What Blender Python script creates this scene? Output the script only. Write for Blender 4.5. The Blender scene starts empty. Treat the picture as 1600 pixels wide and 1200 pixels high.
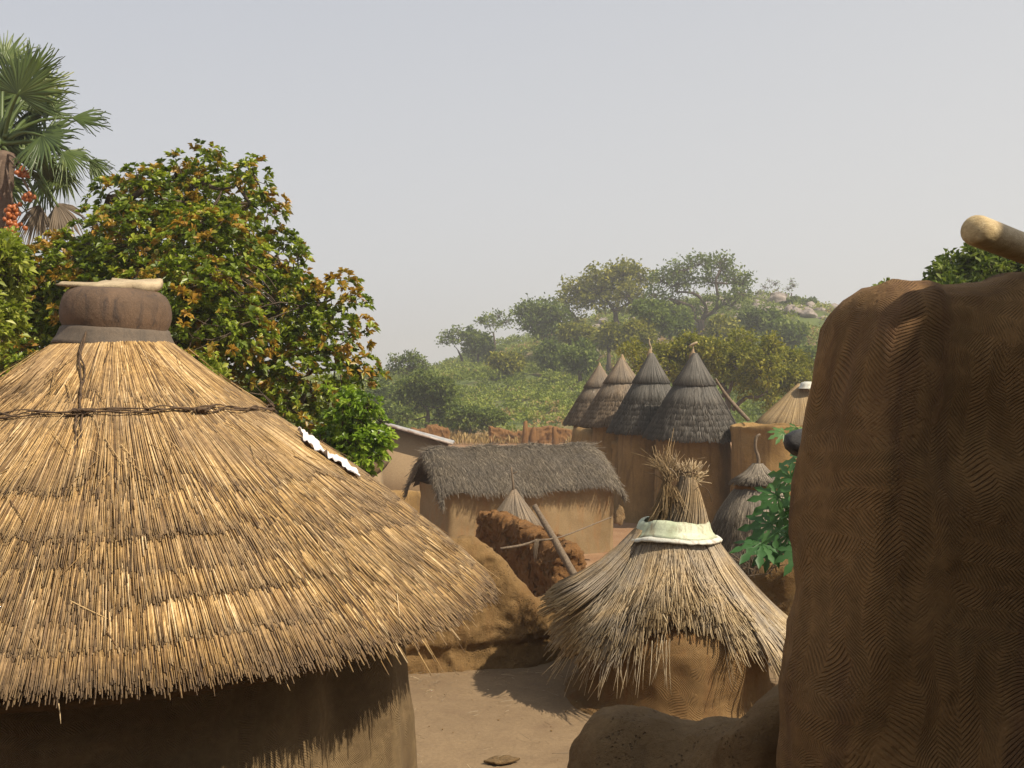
import bpy, math, random
import numpy as np
from mathutils import Vector, noise as mnoise
PI = math.pi
R = math.radians
scene = bpy.context.scene
COL = scene.collection
rng = np.random.default_rng(7)
random.seed(7)

# ------------------------------------------------------------------ camera, sky, sun, exposure
CAM_Z = 4.2
FPX = 1600.0
cd = bpy.data.cameras.new('camera')
cam = bpy.data.objects.new('camera', cd); COL.objects.link(cam)
cam.location = (0, 0, CAM_Z); cam.rotation_euler = (R(90), 0, 0)
cd.lens = 36.0; cd.sensor_width = 36.0; cd.clip_start = 0.05; cd.clip_end = 4000
scene.camera = cam

SUN_AZ = 57.0      # degrees from "behind the camera" towards the right
SUN_EL = 47.0
sx = math.sin(R(SUN_AZ)) * math.cos(R(SUN_EL)); sy = -math.cos(R(SUN_AZ)) * math.cos(R(SUN_EL)); sz = math.sin(R(SUN_EL))
sd = bpy.data.lights.new('sun', 'SUN'); sd.energy = 5.0; sd.angle = R(0.6); sd.color = (1.0, 0.88, 0.70)
sun = bpy.data.objects.new('sun', sd); COL.objects.link(sun)
sun.rotation_euler = Vector((sx, sy, sz)).to_track_quat('Z', 'Y').to_euler()

w = bpy.data.worlds.new('World'); scene.world = w; w.use_nodes = True
nt = w.node_tree; nt.nodes.clear()
sky = nt.nodes.new('ShaderNodeTexSky'); sky.sky_type = 'NISHITA'; sky.sun_disc = False
sky.sun_elevation = R(SUN_EL); sky.sun_rotation = math.atan2(sx, sy)
sky.air_density = 1.0; sky.dust_density = 6.0; sky.ozone_density = 1.5; sky.altitude = 300
hsv = nt.nodes.new('ShaderNodeHueSaturation'); hsv.inputs['Saturation'].default_value = 0.35
mixs = nt.nodes.new('ShaderNodeMix'); mixs.data_type = 'RGBA'; mixs.inputs[0].default_value = 0.72
wtc = nt.nodes.new('ShaderNodeTexCoord'); wsp = nt.nodes.new('ShaderNodeSeparateXYZ'); nt.links.new(wtc.outputs['Generated'], wsp.inputs[0])
wr = nt.nodes.new('ShaderNodeValToRGB'); wr.color_ramp.elements[0].position = 0.0; wr.color_ramp.elements[1].position = .55
wr.color_ramp.elements[0].color = (.80, .785, .755, 1); wr.color_ramp.elements[1].color = (.58, .605, .665, 1)
wmul = nt.nodes.new('ShaderNodeVectorMath'); wmul.operation = 'SCALE'; wmul.inputs['Scale'].default_value = 10.9
wm1 = nt.nodes.new('ShaderNodeMath'); wm1.operation = 'MULTIPLY_ADD'; wm1.inputs[1].default_value = -.26; nt.links.new(wsp.outputs[0], wm1.inputs[0])
nt.links.new(wsp.outputs[2], wm1.inputs[2]); wm2 = nt.nodes.new('ShaderNodeMath'); wm2.operation = 'ADD'; wm2.inputs[1].default_value = .12; nt.links.new(wm1.outputs[0], wm2.inputs[0])
nt.links.new(wm2.outputs[0], wr.inputs[0]); nt.links.new(wr.outputs[0], wmul.inputs[0]); nt.links.new(wmul.outputs[0], mixs.inputs[7])
bg = nt.nodes.new('ShaderNodeBackground'); bg.inputs[1].default_value = 0.080
wo = nt.nodes.new('ShaderNodeOutputWorld')
nt.links.new(sky.outputs[0], hsv.inputs['Color']); nt.links.new(hsv.outputs[0], mixs.inputs[6])
nt.links.new(mixs.outputs[2], bg.inputs[0]); nt.links.new(bg.outputs[0], wo.inputs[0])
vs = scene.view_settings
vs.view_transform = 'Standard'; vs.look = 'None'; vs.exposure = 0.40; vs.gamma = 1.0

def P(px, py, d):
    """world point seen at photo pixel (px,py) at depth d"""
    return np.array([(px - 800) / FPX * d, d, CAM_Z - (py - 600) / FPX * d])
def X(px, d): return (px - 800) / FPX * d
def Z(py, d): return CAM_Z - (py - 600) / FPX * d

# ------------------------------------------------------------------ mesh helpers
def tag(o, label=None, cat=None, group=None, kind=None):
    if label: o['label'] = label
    if cat: o['category'] = cat
    if group: o['group'] = group
    if kind: o['kind'] = kind
    return o
def empty(name, loc, label, cat, group=None, rz=0):
    o = bpy.data.objects.new(name, None); COL.objects.link(o)
    o.location = [float(v) for v in loc]; o.rotation_euler = (0, 0, rz); o.empty_display_size = 0.3
    return tag(o, label, cat, group)
def build(name, V, F, mat, parent=None, attrs=None, smooth=False, uv=None, loc=None):
    """V (n,3); F list of index arrays (m,k); attrs: per-vertex floats; uv per-vertex (n,2)"""
    V = np.asarray(V, dtype=np.float32)
    if not isinstance(F, list): F = [F]
    F = [np.asarray(f, dtype=np.int32) for f in F if len(f)]
    me = bpy.data.meshes.new(name)
    me.vertices.add(len(V)); me.vertices.foreach_set('co', V.ravel())
    li = np.concatenate([f.ravel() for f in F])
    lt = np.concatenate([np.full(len(f), f.shape[1], np.int32) for f in F])
    ls = np.concatenate([[0], np.cumsum(lt)[:-1]]).astype(np.int32)
    me.loops.add(len(li)); me.loops.foreach_set('vertex_index', li)
    me.polygons.add(len(lt)); me.polygons.foreach_set('loop_start', ls); me.polygons.foreach_set('loop_total', lt)
    if smooth: me.polygons.foreach_set('use_smooth', np.ones(len(lt), dtype=bool))
    me.update(calc_edges=True)
    if attrs:
        for k, a in attrs.items():
            at = me.attributes.new(k, 'FLOAT', 'POINT'); at.data.foreach_set('value', np.asarray(a, np.float32).ravel())
    if uv is not None:
        u = me.uv_layers.new(name='UVMap'); u.data.foreach_set('uv', np.asarray(uv, np.float32)[li].ravel())
    me.materials.append(mat)
    o = bpy.data.objects.new(name, me); COL.objects.link(o)
    if parent: o.parent = parent
    if loc is not None: o.location = loc
    return o
class Acc:
    """accumulate arrays into one mesh"""
    def __init__(s): s.V = []; s.F3 = []; s.F4 = []; s.A = {}; s.n = 0
    def add(s, V, F4=None, F3=None, **attrs):
        V = np.asarray(V, float); m = len(V)
        s.V.append(V)
        if F4 is not None and len(F4): s.F4.append(np.asarray(F4) + s.n)
        if F3 is not None and len(F3): s.F3.append(np.asarray(F3) + s.n)
        for k, a in attrs.items():
            s.A.setdefault(k, []).append(np.broadcast_to(np.asarray(a, float), (m,)))
        s.n += m
    def build(s, name, mat, parent=None, smooth=False, loc=None):
        F = []
        if s.F4: F.append(np.concatenate(s.F4))
        if s.F3: F.append(np.concatenate(s.F3))
        return build(name, np.concatenate(s.V), F, mat, parent, {k: np.concatenate(a) for k, a in s.A.items()}, smooth, loc=loc)

def nz(V, scale, seed=0.0, octs=3):
    V = np.asarray(V, float)
    return np.array([mnoise.fractal(Vector((v[0] * scale + seed, v[1] * scale + seed * .7, v[2] * scale - seed)), 1.0, 2.0, octs) for v in V])
def nvec(V, scale, seed=0):
    return np.stack([nz(V, scale, seed + k * 17.3) for k in range(3)], 1)
def norm(v): return v / np.maximum(np.linalg.norm(v, axis=-1, keepdims=True), 1e-9)

def prisms(Pt, Rd, sides=3, cap=True):
    """Pt (N,S,3) polylines, Rd (N,S) radii -> V, F4, F3, idx of reed per vertex, along"""
    N, S, _ = Pt.shape
    d = norm(Pt[:, -1] - Pt[:, 0])
    ref = np.where(np.abs(d[:, 2:3]) > .9, np.array([[1., 0, 0]]), np.array([[0, 0, 1.]]))
    a = norm(np.cross(d, ref)); b = np.cross(d, a)
    th = np.arange(sides) / sides * 2 * PI
    ring = a[:, None, None, :] * np.cos(th)[None, None, :, None] + b[:, None, None, :] * np.sin(th)[None, None, :, None]
    V = Pt[:, :, None, :] + ring * Rd[:, :, None, None]
    idx = np.arange(N * S * sides).reshape(N, S, sides)
    nx = np.roll(idx, -1, axis=2)
    F4 = np.stack([idx[:, :-1], nx[:, :-1], nx[:, 1:], idx[:, 1:]], -1).reshape(-1, 4)
    F3 = None; 
    if cap:
        if sides == 3: F3 = idx[:, -1, :]
        elif sides == 4: F4 = np.concatenate([F4, idx[:, -1, :]])
    reed = np.repeat(np.arange(N), S * sides)
    along = np.tile(np.repeat(np.linspace(0, 1, S), sides), N)
    return V.reshape(-1, 3), F4, F3, reed, along
def add_tube(acc, pts, rad, sides=8, tint=.5, caps=True, rough=0.0, seed=0):
    """one smooth tube along a polyline with parallel frame"""
    pts = np.asarray(pts, float); n = len(pts)
    rad = np.broadcast_to(np.asarray(rad, float), (n,)) if np.ndim(rad) == 0 or len(rad) == n else np.interp(np.linspace(0, 1, n), np.linspace(0, 1, len(rad)), rad)
    T = norm(np.gradient(pts, axis=0))
    ref = np.array([0, 0, 1.]) if abs(T[0, 2]) < .9 else np.array([1., 0, 0])
    a = norm(np.cross(T[0], ref)); A = [a]
    for i in range(1, n):
        a = a - T[i] * np.dot(a, T[i]); a = a / (np.linalg.norm(a) + 1e-9); A.append(a)
    A = np.array(A); B = np.cross(T, A)
    th = np.arange(sides) / sides * 2 * PI
    ring = A[:, None] * np.cos(th)[None, :, None] + B[:, None] * np.sin(th)[None, :, None]
    rr = rad[:, None] * np.ones((1, sides))
    if rough: rr = rr * (1 + rough * np.random.default_rng(seed).normal(size=rr.shape))
    V = (pts[:, None] + ring * rr[..., None]).reshape(-1, 3)
    idx = np.arange(n * sides).reshape(n, sides); nx = np.roll(idx, -1, 1)
    F4 = np.stack([idx[:-1], nx[:-1], nx[1:], idx[1:]], -1).reshape(-1, 4)
    F3 = None
    if caps:
        V = np.concatenate([V, pts[:1] - T[:1] * rad[0] * .35, pts[-1:] + T[-1:] * rad[-1] * .35])
        c0, c1 = n * sides, n * sides + 1
        F3 = np.array([[c0, (j + 1) % sides, j] for j in range(sides)] + [[c1, idx[-1, j], idx[-1, (j + 1) % sides]] for j in range(sides)])
    acc.add(V, F4, F3, tint=tint)
def curve_pts(pts, n):
    """Catmull-Rom resample"""
    pts = np.asarray(pts, float); m = len(pts)
    if m == 2: return pts[0] + (pts[1] - pts[0]) * np.linspace(0, 1, n)[:, None]
    pp = np.concatenate([[2 * pts[0] - pts[1]], pts, [2 * pts[-1] - pts[-2]]])
    out = []
    for t in np.linspace(0, m - 1 - 1e-6, n):
        i = int(t); f = t - i
        p0, p1, p2, p3 = pp[i], pp[i + 1], pp[i + 2], pp[i + 3]
        out.append(.5 * ((2 * p1) + (-p0 + p2) * f + (2 * p0 - 5 * p1 + 4 * p2 - p3) * f * f + (-p0 + 3 * p1 - 3 * p2 + p3) * f ** 3))
    return np.array(out)
def grid_faces(nu, nv, wrap=False):
    idx = np.arange(nu * nv).reshape(nu, nv)
    if wrap:
        nx = np.roll(idx, -1, 0); return np.stack([idx[:, :-1], nx[:, :-1], nx[:, 1:], idx[:, 1:]], -1).reshape(-1, 4)
    return np.stack([idx[:-1, :-1], idx[1:, :-1], idx[1:, 1:], idx[:-1, 1:]], -1).reshape(-1, 4)
def lathe(rz, nseg=64, deform=None, close=False):
    """rz list (r,z). returns V,F,uv ; wraps with duplicated seam"""
    rz = np.asarray(rz, float); m = len(rz)
    a = np.linspace(0, 2 * PI, nseg + 1)
    V = np.stack([np.cos(a)[:, None] * rz[None, :, 0], np.sin(a)[:, None] * rz[None, :, 0], np.ones_like(a)[:, None] * rz[None, :, 1]], -1)
    rm = rz[:, 0].max()
    s = np.concatenate([[0], np.cumsum(np.hypot(*np.diff(rz, axis=0).T))])
    uv = np.stack([np.repeat((a * rm)[:, None], m, 1), np.repeat(-s[None], nseg + 1, 0)], -1)
    V = V.reshape(-1, 3)
    if deform is not None:
        V = deform(V); V = V.reshape(nseg + 1, m, 3); V[-1] = V[0]; V = V.reshape(-1, 3)
    return V, grid_faces(nseg + 1, m), uv.reshape(-1, 2)

# ------------------------------------------------------------------ materials
def newmat(name):
    m = bpy.data.materials.new(name); m.use_nodes = True
    nt = m.node_tree; b = nt.nodes['Principled BSDF']
    b.inputs['Specular IOR Level'].default_value = 0.25
    return m, nt, b
def N(nt, t, **kw):
    n = nt.nodes.new(t)
    for k, v in kw.items():
        if k.startswith('i_'):
            n.inputs[int(k[2:])].default_value = v
        elif k == 'ins':
            for kk, vv in v.items(): n.inputs[kk].default_value = vv
        else: setattr(n, k, v)
    return n
def ramp(nt, fac, stops):
    r = nt.nodes.new('ShaderNodeValToRGB'); e = r.color_ramp.elements
    while len(e) < len(stops): e.new(.5)
    for i, (p, c) in enumerate(stops):
        e[i].position = p; e[i].color = (*c, 1) if len(c) == 3 else c
    nt.links.new(fac, r.inputs[0]); return r.outputs[0]
def rgbmix(nt, fac, a, b, mode='MIX'):
    n = nt.nodes.new('ShaderNodeMix'); n.data_type = 'RGBA'; n.blend_type = mode
    for s, v in ((0, fac), (6, a), (7, b)):
        if hasattr(v, 'is_output'): nt.links.new(v, n.inputs[s])
        else: n.inputs[s].default_value = v if s == 0 else (*v, 1)
    return n.outputs[2]
def mth(nt, op, a, b=None, c=None, clamp=False):
    n = nt.nodes.new('ShaderNodeMath'); n.operation = op; n.use_clamp = clamp
    for i, v in enumerate((a, b, c)):
        if v is None: continue
        if hasattr(v, 'is_output'): nt.links.new(v, n.inputs[i])
        else: n.inputs[i].default_value = v
    return n.outputs[0]
def noi(nt, vec, scale, detail=4, rough=.6, dist=0):
    n = nt.nodes.new('ShaderNodeTexNoise'); n.inputs['Scale'].default_value = scale; n.inputs['Detail'].default_value = detail
    n.inputs['Roughness'].default_value = rough; n.inputs['Distortion'].default_value = dist
    if vec is not None: nt.links.new(vec, n.inputs['Vector'])
    return n.outputs['Fac']
def mapping(nt, vec, scale=(1, 1, 1), rot=(0, 0, 0)):
    n = nt.nodes.new('ShaderNodeMapping'); n.inputs['Scale'].default_value = scale; n.inputs['Rotation'].default_value = rot
    nt.links.new(vec, n.inputs['Vector']); return n.outputs[0]
def attr(nt, name):
    n = nt.nodes.new('ShaderNodeAttribute'); n.attribute_name = name; return n.outputs['Fac']

def mud(name, c1, c2, c3=None, scale=1.0, bump=.4, comb=0.0, comb_s=1.0, cracks=0.0, streak=0.4, rough=.95, pit=0.3, bd=.012):
    """earth plaster: two tones in patches, a stain tone in streaks, grit, pits, and combed herringbone grooves"""
    m, nt, b = newmat(name)
    tc = nt.nodes.new('ShaderNodeTexCoord'); ob = tc.outputs['Object']; uv = tc.outputs['UV']
    n1 = noi(nt, ob, 1.6 * scale, 6, .65, .4)
    col = ramp(nt, n1, [(.33, c1), (.66, c2)])
    fine = noi(nt, ob, 38 * scale, 5, .75)
    col = rgbmix(nt, ramp(nt, fine, [(.3, (.5, .5, .5)), (.75, (0, 0, 0))]), col, tuple(x * .45 for x in c1))
    if c3:
        st = noi(nt, mapping(nt, ob, (4.5, 4.5, .9)), 1.3 * scale, 6, .65, .6)
        col = rgbmix(nt, ramp(nt, st, [(.5, (0, 0, 0)), (.72, (streak,) * 3)]), col, c3)
    gr = noi(nt, ob, 160 * scale, 3, .8)
    med = noi(nt, ob, 9 * scale, 7, .7, .3)
    h = mth(nt, 'ADD', mth(nt, 'MULTIPLY', gr, .12), mth(nt, 'MULTIPLY', med, .9))
    v = nt.nodes.new('ShaderNodeTexVoronoi'); v.inputs['Scale'].default_value = 45 * scale; nt.links.new(ob, v.inputs['Vector'])
    p = ramp(nt, v.outputs['Distance'], [(.05, (0, 0, 0)), (.3, (1, 1, 1))])
    pm = ramp(nt, noi(nt, ob, 5 * scale, 3), [(.5, (0, 0, 0)), (.62, (1, 1, 1))])
    pit_h = mth(nt, 'MULTIPLY', mth(nt, 'MULTIPLY', mth(nt, 'SUBTRACT', 1.0, p), pm), -pit)
    h = mth(nt, 'ADD', h, pit_h)
    if comb:
        # warped coordinates in metres on the wall (u round, v up)
        wn = nt.nodes.new('ShaderNodeTexNoise'); wn.inputs['Scale'].default_value = 2.6; wn.inputs['Detail'].default_value = 2
        nt.links.new(uv, wn.inputs['Vector'])
        ws = nt.nodes.new('ShaderNodeVectorMath'); ws.operation = 'MULTIPLY_ADD'
        nt.links.new(wn.outputs['Color'], ws.inputs[0]); ws.inputs[1].default_value = (.20, .20, 0); nt.links.new(uv, ws.inputs[2])
        sp = nt.nodes.new('ShaderNodeSeparateXYZ'); nt.links.new(ws.outputs[0], sp.inputs[0])
        U, Vv = sp.outputs[0], sp.outputs[1]
        hs = []
        for (a, c, wd, k) in ((U, Vv, .105, .75), (Vv, U, .085, .9)):
            pp = nt.nodes.new('ShaderNodeMath'); pp.operation = 'PINGPONG'; nt.links.new(a, pp.inputs[0]); pp.inputs[1].default_value = wd * comb_s
            q = mth(nt, 'ADD', c, mth(nt, 'MULTIPLY', pp.outputs[0], k))
            s = mth(nt, 'SINE', mth(nt, 'MULTIPLY', q, 2 * PI / (.0165 * comb_s)))
            # groove fades at band edges
            e = mth(nt, 'MULTIPLY', pp.outputs[0], PI / (wd * comb_s)); e = mth(nt, 'SINE', e)
            e = mth(nt, 'POWER', mth(nt, 'MAXIMUM', e, 0.001), .35)
            s = mth(nt, 'POWER', mth(nt, 'MAXIMUM', s, 0.0), .8)
            hs.append(mth(nt, 'MULTIPLY', s, e))
        sel = ramp(nt, noi(nt, uv, 1.9, 1, .5, .2), [(.47, (0, 0, 0)), (.53, (1, 1, 1))])
        g = rgbmix(nt, sel, hs[0], hs[1])
        pres = ramp(nt, noi(nt, mapping(nt, uv, (1, 1.2, 1)), 5.5, 6, .75, .5), [(.38, (0.1,) * 3), (.54, (1, 1, 1))])
        g = rgbmix(nt, 1.0, g, pres, 'MULTIPLY')
        gg = nt.nodes.new('ShaderNodeRGBToBW'); nt.links.new(g, gg.inputs[0])
        h = mth(nt, 'ADD', h, mth(nt, 'MULTIPLY', gg.outputs[0], -comb))
        col = rgbmix(nt, mth(nt, 'MULTIPLY', gg.outputs[0], .38), col, tuple(x * .4 for x in c1))
    if cracks:
        vc = nt.nodes.new('ShaderNodeTexVoronoi'); vc.feature = 'DISTANCE_TO_EDGE'; vc.inputs['Scale'].default_value = 7
        dn = nt.nodes.new('ShaderNodeTexNoise'); dn.inputs['Scale'].default_value = 9; nt.links.new(ob, dn.inputs['Vector'])
        va = nt.nodes.new('ShaderNodeVectorMath'); va.operation = 'MULTIPLY_ADD'; nt.links.new(dn.outputs['Color'], va.inputs[0]); va.inputs[1].default_value = (.12, .12, .12); nt.links.new(ob, va.inputs[2])
        nt.links.new(va.outputs[0], vc.inputs['Vector'])
        ck = ramp(nt, vc.outputs['Distance'], [(0.0, (1, 1, 1)), (.03, (0, 0, 0))])
        cm = ramp(nt, noi(nt, ob, 2.1, 2), [(.5, (0, 0, 0)), (.6, (1, 1, 1))])
        ckm = mth(nt, 'MULTIPLY', ck, cm)
        h = mth(nt, 'ADD', h, mth(nt, 'MULTIPLY', ckm, -cracks))
        col = rgbmix(nt, mth(nt, 'MULTIPLY', ckm, .7), col, tuple(x * .25 for x in c1))
    bp = nt.nodes.new('ShaderNodeBump'); bp.inputs['Strength'].default_value = bump; bp.inputs['Distance'].default_value = bd
    nt.links.new(h, bp.inputs['Height']); nt.links.new(bp.outputs[0], b.inputs['Normal'])
    nt.links.new(col, b.inputs['Base Color']); b.inputs['Roughness'].default_value = rough
    return m
def thatch(name, stops, grey, grey_amt=.5, patch=1.5, tip=(.08, .07, .06), rough=.7):
    """stops: ramp of stem colours picked per stem; grey: weathered tone in patches"""
    m, nt, b = newmat(name)
    tc = nt.nodes.new('ShaderNodeTexCoord'); ob = tc.outputs['Object']
    col = ramp(nt, attr(nt, 'tint'), stops)
    pt = ramp(nt, noi(nt, ob, patch, 5, .65, .3), [(.42, (0, 0, 0)), (.62, (grey_amt,) * 3)])
    col = rgbmix(nt, pt, col, grey)
    fl = ramp(nt, noi(nt, ob, 45, 4, .8), [(.35, (.62, .6, .58)), (.65, (1.05, 1.05, 1.05))])
    col = rgbmix(nt, 1.0, col, fl, 'MULTIPLY')
    al = ramp(nt, attr(nt, 'along'), [(.9, (0, 0, 0)), (1.0, (.5,) * 3)])
    col = rgbmix(nt, al, col, tip)
    nt.links.new(col, b.inputs['Base Color']); b.inputs['Roughness'].default_value = rough
    b.inputs['Specular IOR Level'].default_value = .35
    return m
def leafmat(name, stops, trans=.35, rough=.45, spec=.5):
    m, nt, b = newmat(name)
    col = ramp(nt, attr(nt, 'tint'), stops)
    nt.links.new(col, b.inputs['Base Color']); b.inputs['Roughness'].default_value = rough; b.inputs['Specular IOR Level'].default_value = spec
    tr = nt.nodes.new('ShaderNodeBsdfTranslucent'); nt.links.new(rgbmix(nt, 1.0, col, (1.2, 1.35, .7), 'MULTIPLY'), tr.inputs[0])
    mx = nt.nodes.new('ShaderNodeMixShader'); mx.inputs[0].default_value = trans
    nt.links.new(b.outputs[0], mx.inputs[1]); nt.links.new(tr.outputs[0], mx.inputs[2])
    nt.links.new(mx.outputs[0], nt.nodes['Material Output'].inputs[0])
    return m
def plain(name, c1, c2, scale=6, bump=.3, rough=.8, stretch=(1, 1, 1), metal=0, spec=.25, dist=.01):
    m, nt, b = newmat(name)
    tc = nt.nodes.new('ShaderNodeTexCoord'); v = mapping(nt, tc.outputs['Object'], stretch)
    n = noi(nt, v, scale, 6, .7, .3)
    nt.links.new(ramp(nt, n, [(.32, c1), (.68, c2)]), b.inputs['Base Color'])
    bp = nt.nodes.new('ShaderNodeBump'); bp.inputs['Strength'].default_value = bump; bp.inputs['Distance'].default_value = dist
    nt.links.new(noi(nt, v, scale * 5, 5, .7), bp.inputs['Height']); nt.links.new(bp.outputs[0], b.inputs['Normal'])
    b.inputs['Roughness'].default_value = rough; b.inputs['Metallic'].default_value = metal; b.inputs['Specular IOR Level'].default_value = spec
    return m

M = {}
M['pillar'] = mud('pillar_mud', (0.210, 0.121, 0.049), (0.323, 0.192, 0.079), (0.097, 0.050, 0.030), bump=.95, comb=.55, comb_s=.50, streak=.9, bd=.011)
M['hut_wall'] = mud('hut_wall_mud', (0.156, 0.105, 0.051), (0.226, 0.156, 0.078), (0.094, 0.058, 0.031), bump=.7, comb=.6, comb_s=.55, streak=.5)
M['granary_wall'] = mud('granary_mud', (0.165, 0.093, 0.034), (0.230, 0.141, 0.059), (0.153, 0.063, 0.021), bump=.8, comb=.6, comb_s=1.1, streak=.6)
M['court'] = mud('court_mud', (0.200, 0.137, 0.078), (0.266, 0.185, 0.104), (0.148, 0.096, 0.056), bump=.5, streak=.5, pit=.3, bd=.02)
M['parapet'] = mud('parapet_mud', (0.174, 0.103, 0.038), (0.253, 0.154, 0.063), (0.138, 0.067, 0.023), bump=1.0, streak=.6, pit=.8, bd=.03)
M['darkparapet'] = mud('dark_parapet_mud', (0.177, 0.112, 0.051), (0.261, 0.171, 0.080), (0.111, 0.068, 0.031), scale=1.8, bump=1.0, streak=.7, pit=1.0, bd=.035)
M['redmud'] = mud('red_ruin_mud', (0.170, 0.081, 0.027), (0.238, 0.123, 0.044), (0.093, 0.043, 0.015), scale=1.2, bump=1.0, streak=.5, pit=.8, bd=.04)
M['towermud'] = mud('tower_mud', (.215, .130, .046), (.330, .205, .080), (.105, .062, .027), scale=.8, bump=.9, streak=.8, bd=.03)
M['recthut'] = mud('long_hut_mud', (0.216, 0.149, 0.072), (0.288, 0.200, 0.106), (0.240, 0.110, 0.034), scale=.8, bump=.6, streak=.55)
M['tanwall'] = mud('tan_wall_mud', (0.272, 0.191, 0.111), (0.323, 0.234, 0.136), (0.238, 0.162, 0.085), scale=.6, bump=.3, streak=.3)
M['soil'] = mud('soil', (.23, .125, .06), (.31, .19, .10), None, scale=.25, bump=.4)
M['thatch_gold'] = thatch('golden_thatch', [(0, (.055, .030, .014)), (.22, (.18, .10, .038)), (.48, (.40, .25, .095)), (.75, (.62, .42, .18)), (1, (.90, .70, .42))], (.27, .185, .105), .6, 2.6, tip=(.15, .115, .085))
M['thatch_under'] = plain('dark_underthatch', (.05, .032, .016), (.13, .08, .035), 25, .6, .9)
M['thatch_pale'] = thatch('pale_thatch', [(0, (.10, .07, .04)), (.3, (.27, .19, .10)), (.65, (.42, .31, .17)), (1, (.68, .56, .36))], (.27, .24, .20), .7, 2.6, tip=(.5, .38, .2))
M['thatch_grey'] = thatch('grey_thatch', [(0, (.035, .032, .028)), (.4, (.085, .077, .066)), (.8, (.150, .137, .115)), (1, (.28, .255, .21))], (.080, .076, .068), .6, 1.2, tip=(.05, .045, .04))
M['thatch_brown'] = thatch('brown_thatch', [(0, (.10, .07, .045)), (.4, (.19, .14, .09)), (.8, (.27, .20, .13)), (1, (.38, .3, .2))], (.15, .13, .105), .6, 1.2, tip=(.09, .07, .05))
M['grass_grey'] = thatch('grey_grass', [(0, (.07, .055, .04)), (.4, (.17, .14, .10)), (.8, (.30, .25, .18)), (1, (.56, .48, .35))], (.13, .115, .10), .5, 1.2, tip=(.2, .17, .13))
M['thatch_yellow'] = thatch('yellow_thatch', [(0, (.14, .09, .038)), (.4, (.27, .18, .078)), (.8, (.38, .27, .125)), (1, (.50, .38, .21))], (.22, .17, .11), .5, 1.2)
M['rope'] = plain('rope_bark', (.05, .032, .022), (.13, .085, .05), 30, .6, .9)
M['clay'] = mud('fired_clay', (.10, .068, .046), (.185, .118, .075), (.04, .033, .032), scale=3.5, bump=.5, streak=.95, rough=.8)
M['clayrim'] = mud('sooty_clay', (.10, .08, .062), (.17, .13, .095), (.05, .045, .04), scale=3.0, bump=.35, streak=.7, rough=.8)
M['stone'] = plain('pale_stone', (.25, .19, .12), (.46, .37, .24), 8, .6, .85)
M['cloth'] = plain('white_rag', (.52, .46, .44), (.82, .78, .76), 25, .4, .8)
M['enamel'] = mud('pale_green_enamel', (.42, .47, .31), (.60, .64, .47), (.16, .075, .035), scale=2.2, bump=.15, streak=.8, rough=.45, pit=.5)
M['enamelrim'] = mud('chipped_white_enamel', (.55, .55, .47), (.72, .72, .64), (.22, .12, .06), scale=2.6, bump=.15, streak=.7, rough=.45, pit=.5)
M['wood'] = plain('weathered_wood', (.085, .06, .04), (.23, .175, .12), 9, .7, .85, (6, 6, 1))
M['palewood'] = plain('peeled_wood', (.36, .25, .11), (.60, .47, .25), 9, .45, .5, (1, 9, 9), spec=.4)
M['charred'] = plain('charred_wood', (.012, .011, .011), (.035, .032, .03), 14, .6, .5, (1, 6, 6), spec=.5)
M['bark'] = plain('tree_bark', (.055, .04, .03), (.12, .09, .065), 8, .7, .9, (3, 3, 1))
M['palmbark'] = plain('palm_bark', (.09, .06, .045), (.17, .12, .085), 8, .7, .9, (1, 1, 4))
M['tin'] = plain('worn_tin', (.22, .21, .20), (.48, .47, .45), 3, .1, .4, metal=.3, spec=.5)
M['rust'] = plain('rusty_tin_edge', (.16, .09, .055), (.48, .44, .40), 3.5, .2, .6)
M['rock'] = plain('granite', (.19, .155, .13), (.36, .31, .27), .9, .8, .9, dist=.2)
M['leaf_big'] = leafmat('two_tone_leaves', [(0, (.060, .095, .010)), (.25, (.135, .185, .015)), (.50, (.26, .31, .028)), (.64, (.38, .42, .05)), (.72, (.25, .185, .022)), (.88, (.32, .19, .022)), (1, (.37, .20, .026))], .3, .4, .5)
M['leaf_bright'] = leafmat('bright_leaves', [(0, (.06, .11, .010)), (.5, (.19, .29, .025)), (1, (.36, .45, .06))], .4, .35, .5)
M['leaf_lime'] = leafmat('lime_leaves', [(0, (.10, .13, .014)), (.5, (.24, .28, .035)), (1, (.42, .44, .09))], .4, .4, .4)
M['leaf_hill'] = leafmat('hill_tree_leaves', [(0, (.055, .085, .018)), (.5, (.12, .16, .03)), (1, (.20, .235, .05))], .3, .6, .2)
M['leaf_olive'] = leafmat('olive_leaves', [(0, (.10, .11, .015)), (.5, (.20, .20, .022)), (1, (.30, .27, .04))], .3, .6, .2)
M['scrub'] = leafmat('scrub_leaves', [(0, (.09, .12, .022)), (.45, (.19, .225, .042)), (.72, (.26, .29, .06)), (.86, (.28, .23, .08)), (1, (.32, .20, .10))], .3, .65, .15)
M['papaya'] = leafmat('papaya_leaf', [(0, (.022, .075, .018)), (.5, (.045, .125, .03)), (1, (.10, .20, .06))], .3, .45, .4)
M['palmleaf'] = leafmat('palm_leaf', [(0, (.045, .075, .02)), (.5, (.10, .145, .035)), (.8, (.20, .24, .075)), (1, (.32, .34, .15))], .3, .4, .5)
M['deadpalm'] = leafmat('dead_palm_leaf', [(0, (.10, .08, .06)), (.5, (.22, .17, .12)), (1, (.38, .31, .22))], .2, .6, .2)
M['fruit'] = plain('orange_palm_fruit', (.22, .055, .012), (.42, .125, .022), 14, .2, .4, spec=.5)
M['drygrass'] = leafmat('dry_grass', [(0, (.2, .13, .05)), (1, (.42, .30, .14))], .2, .8, .1)

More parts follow.
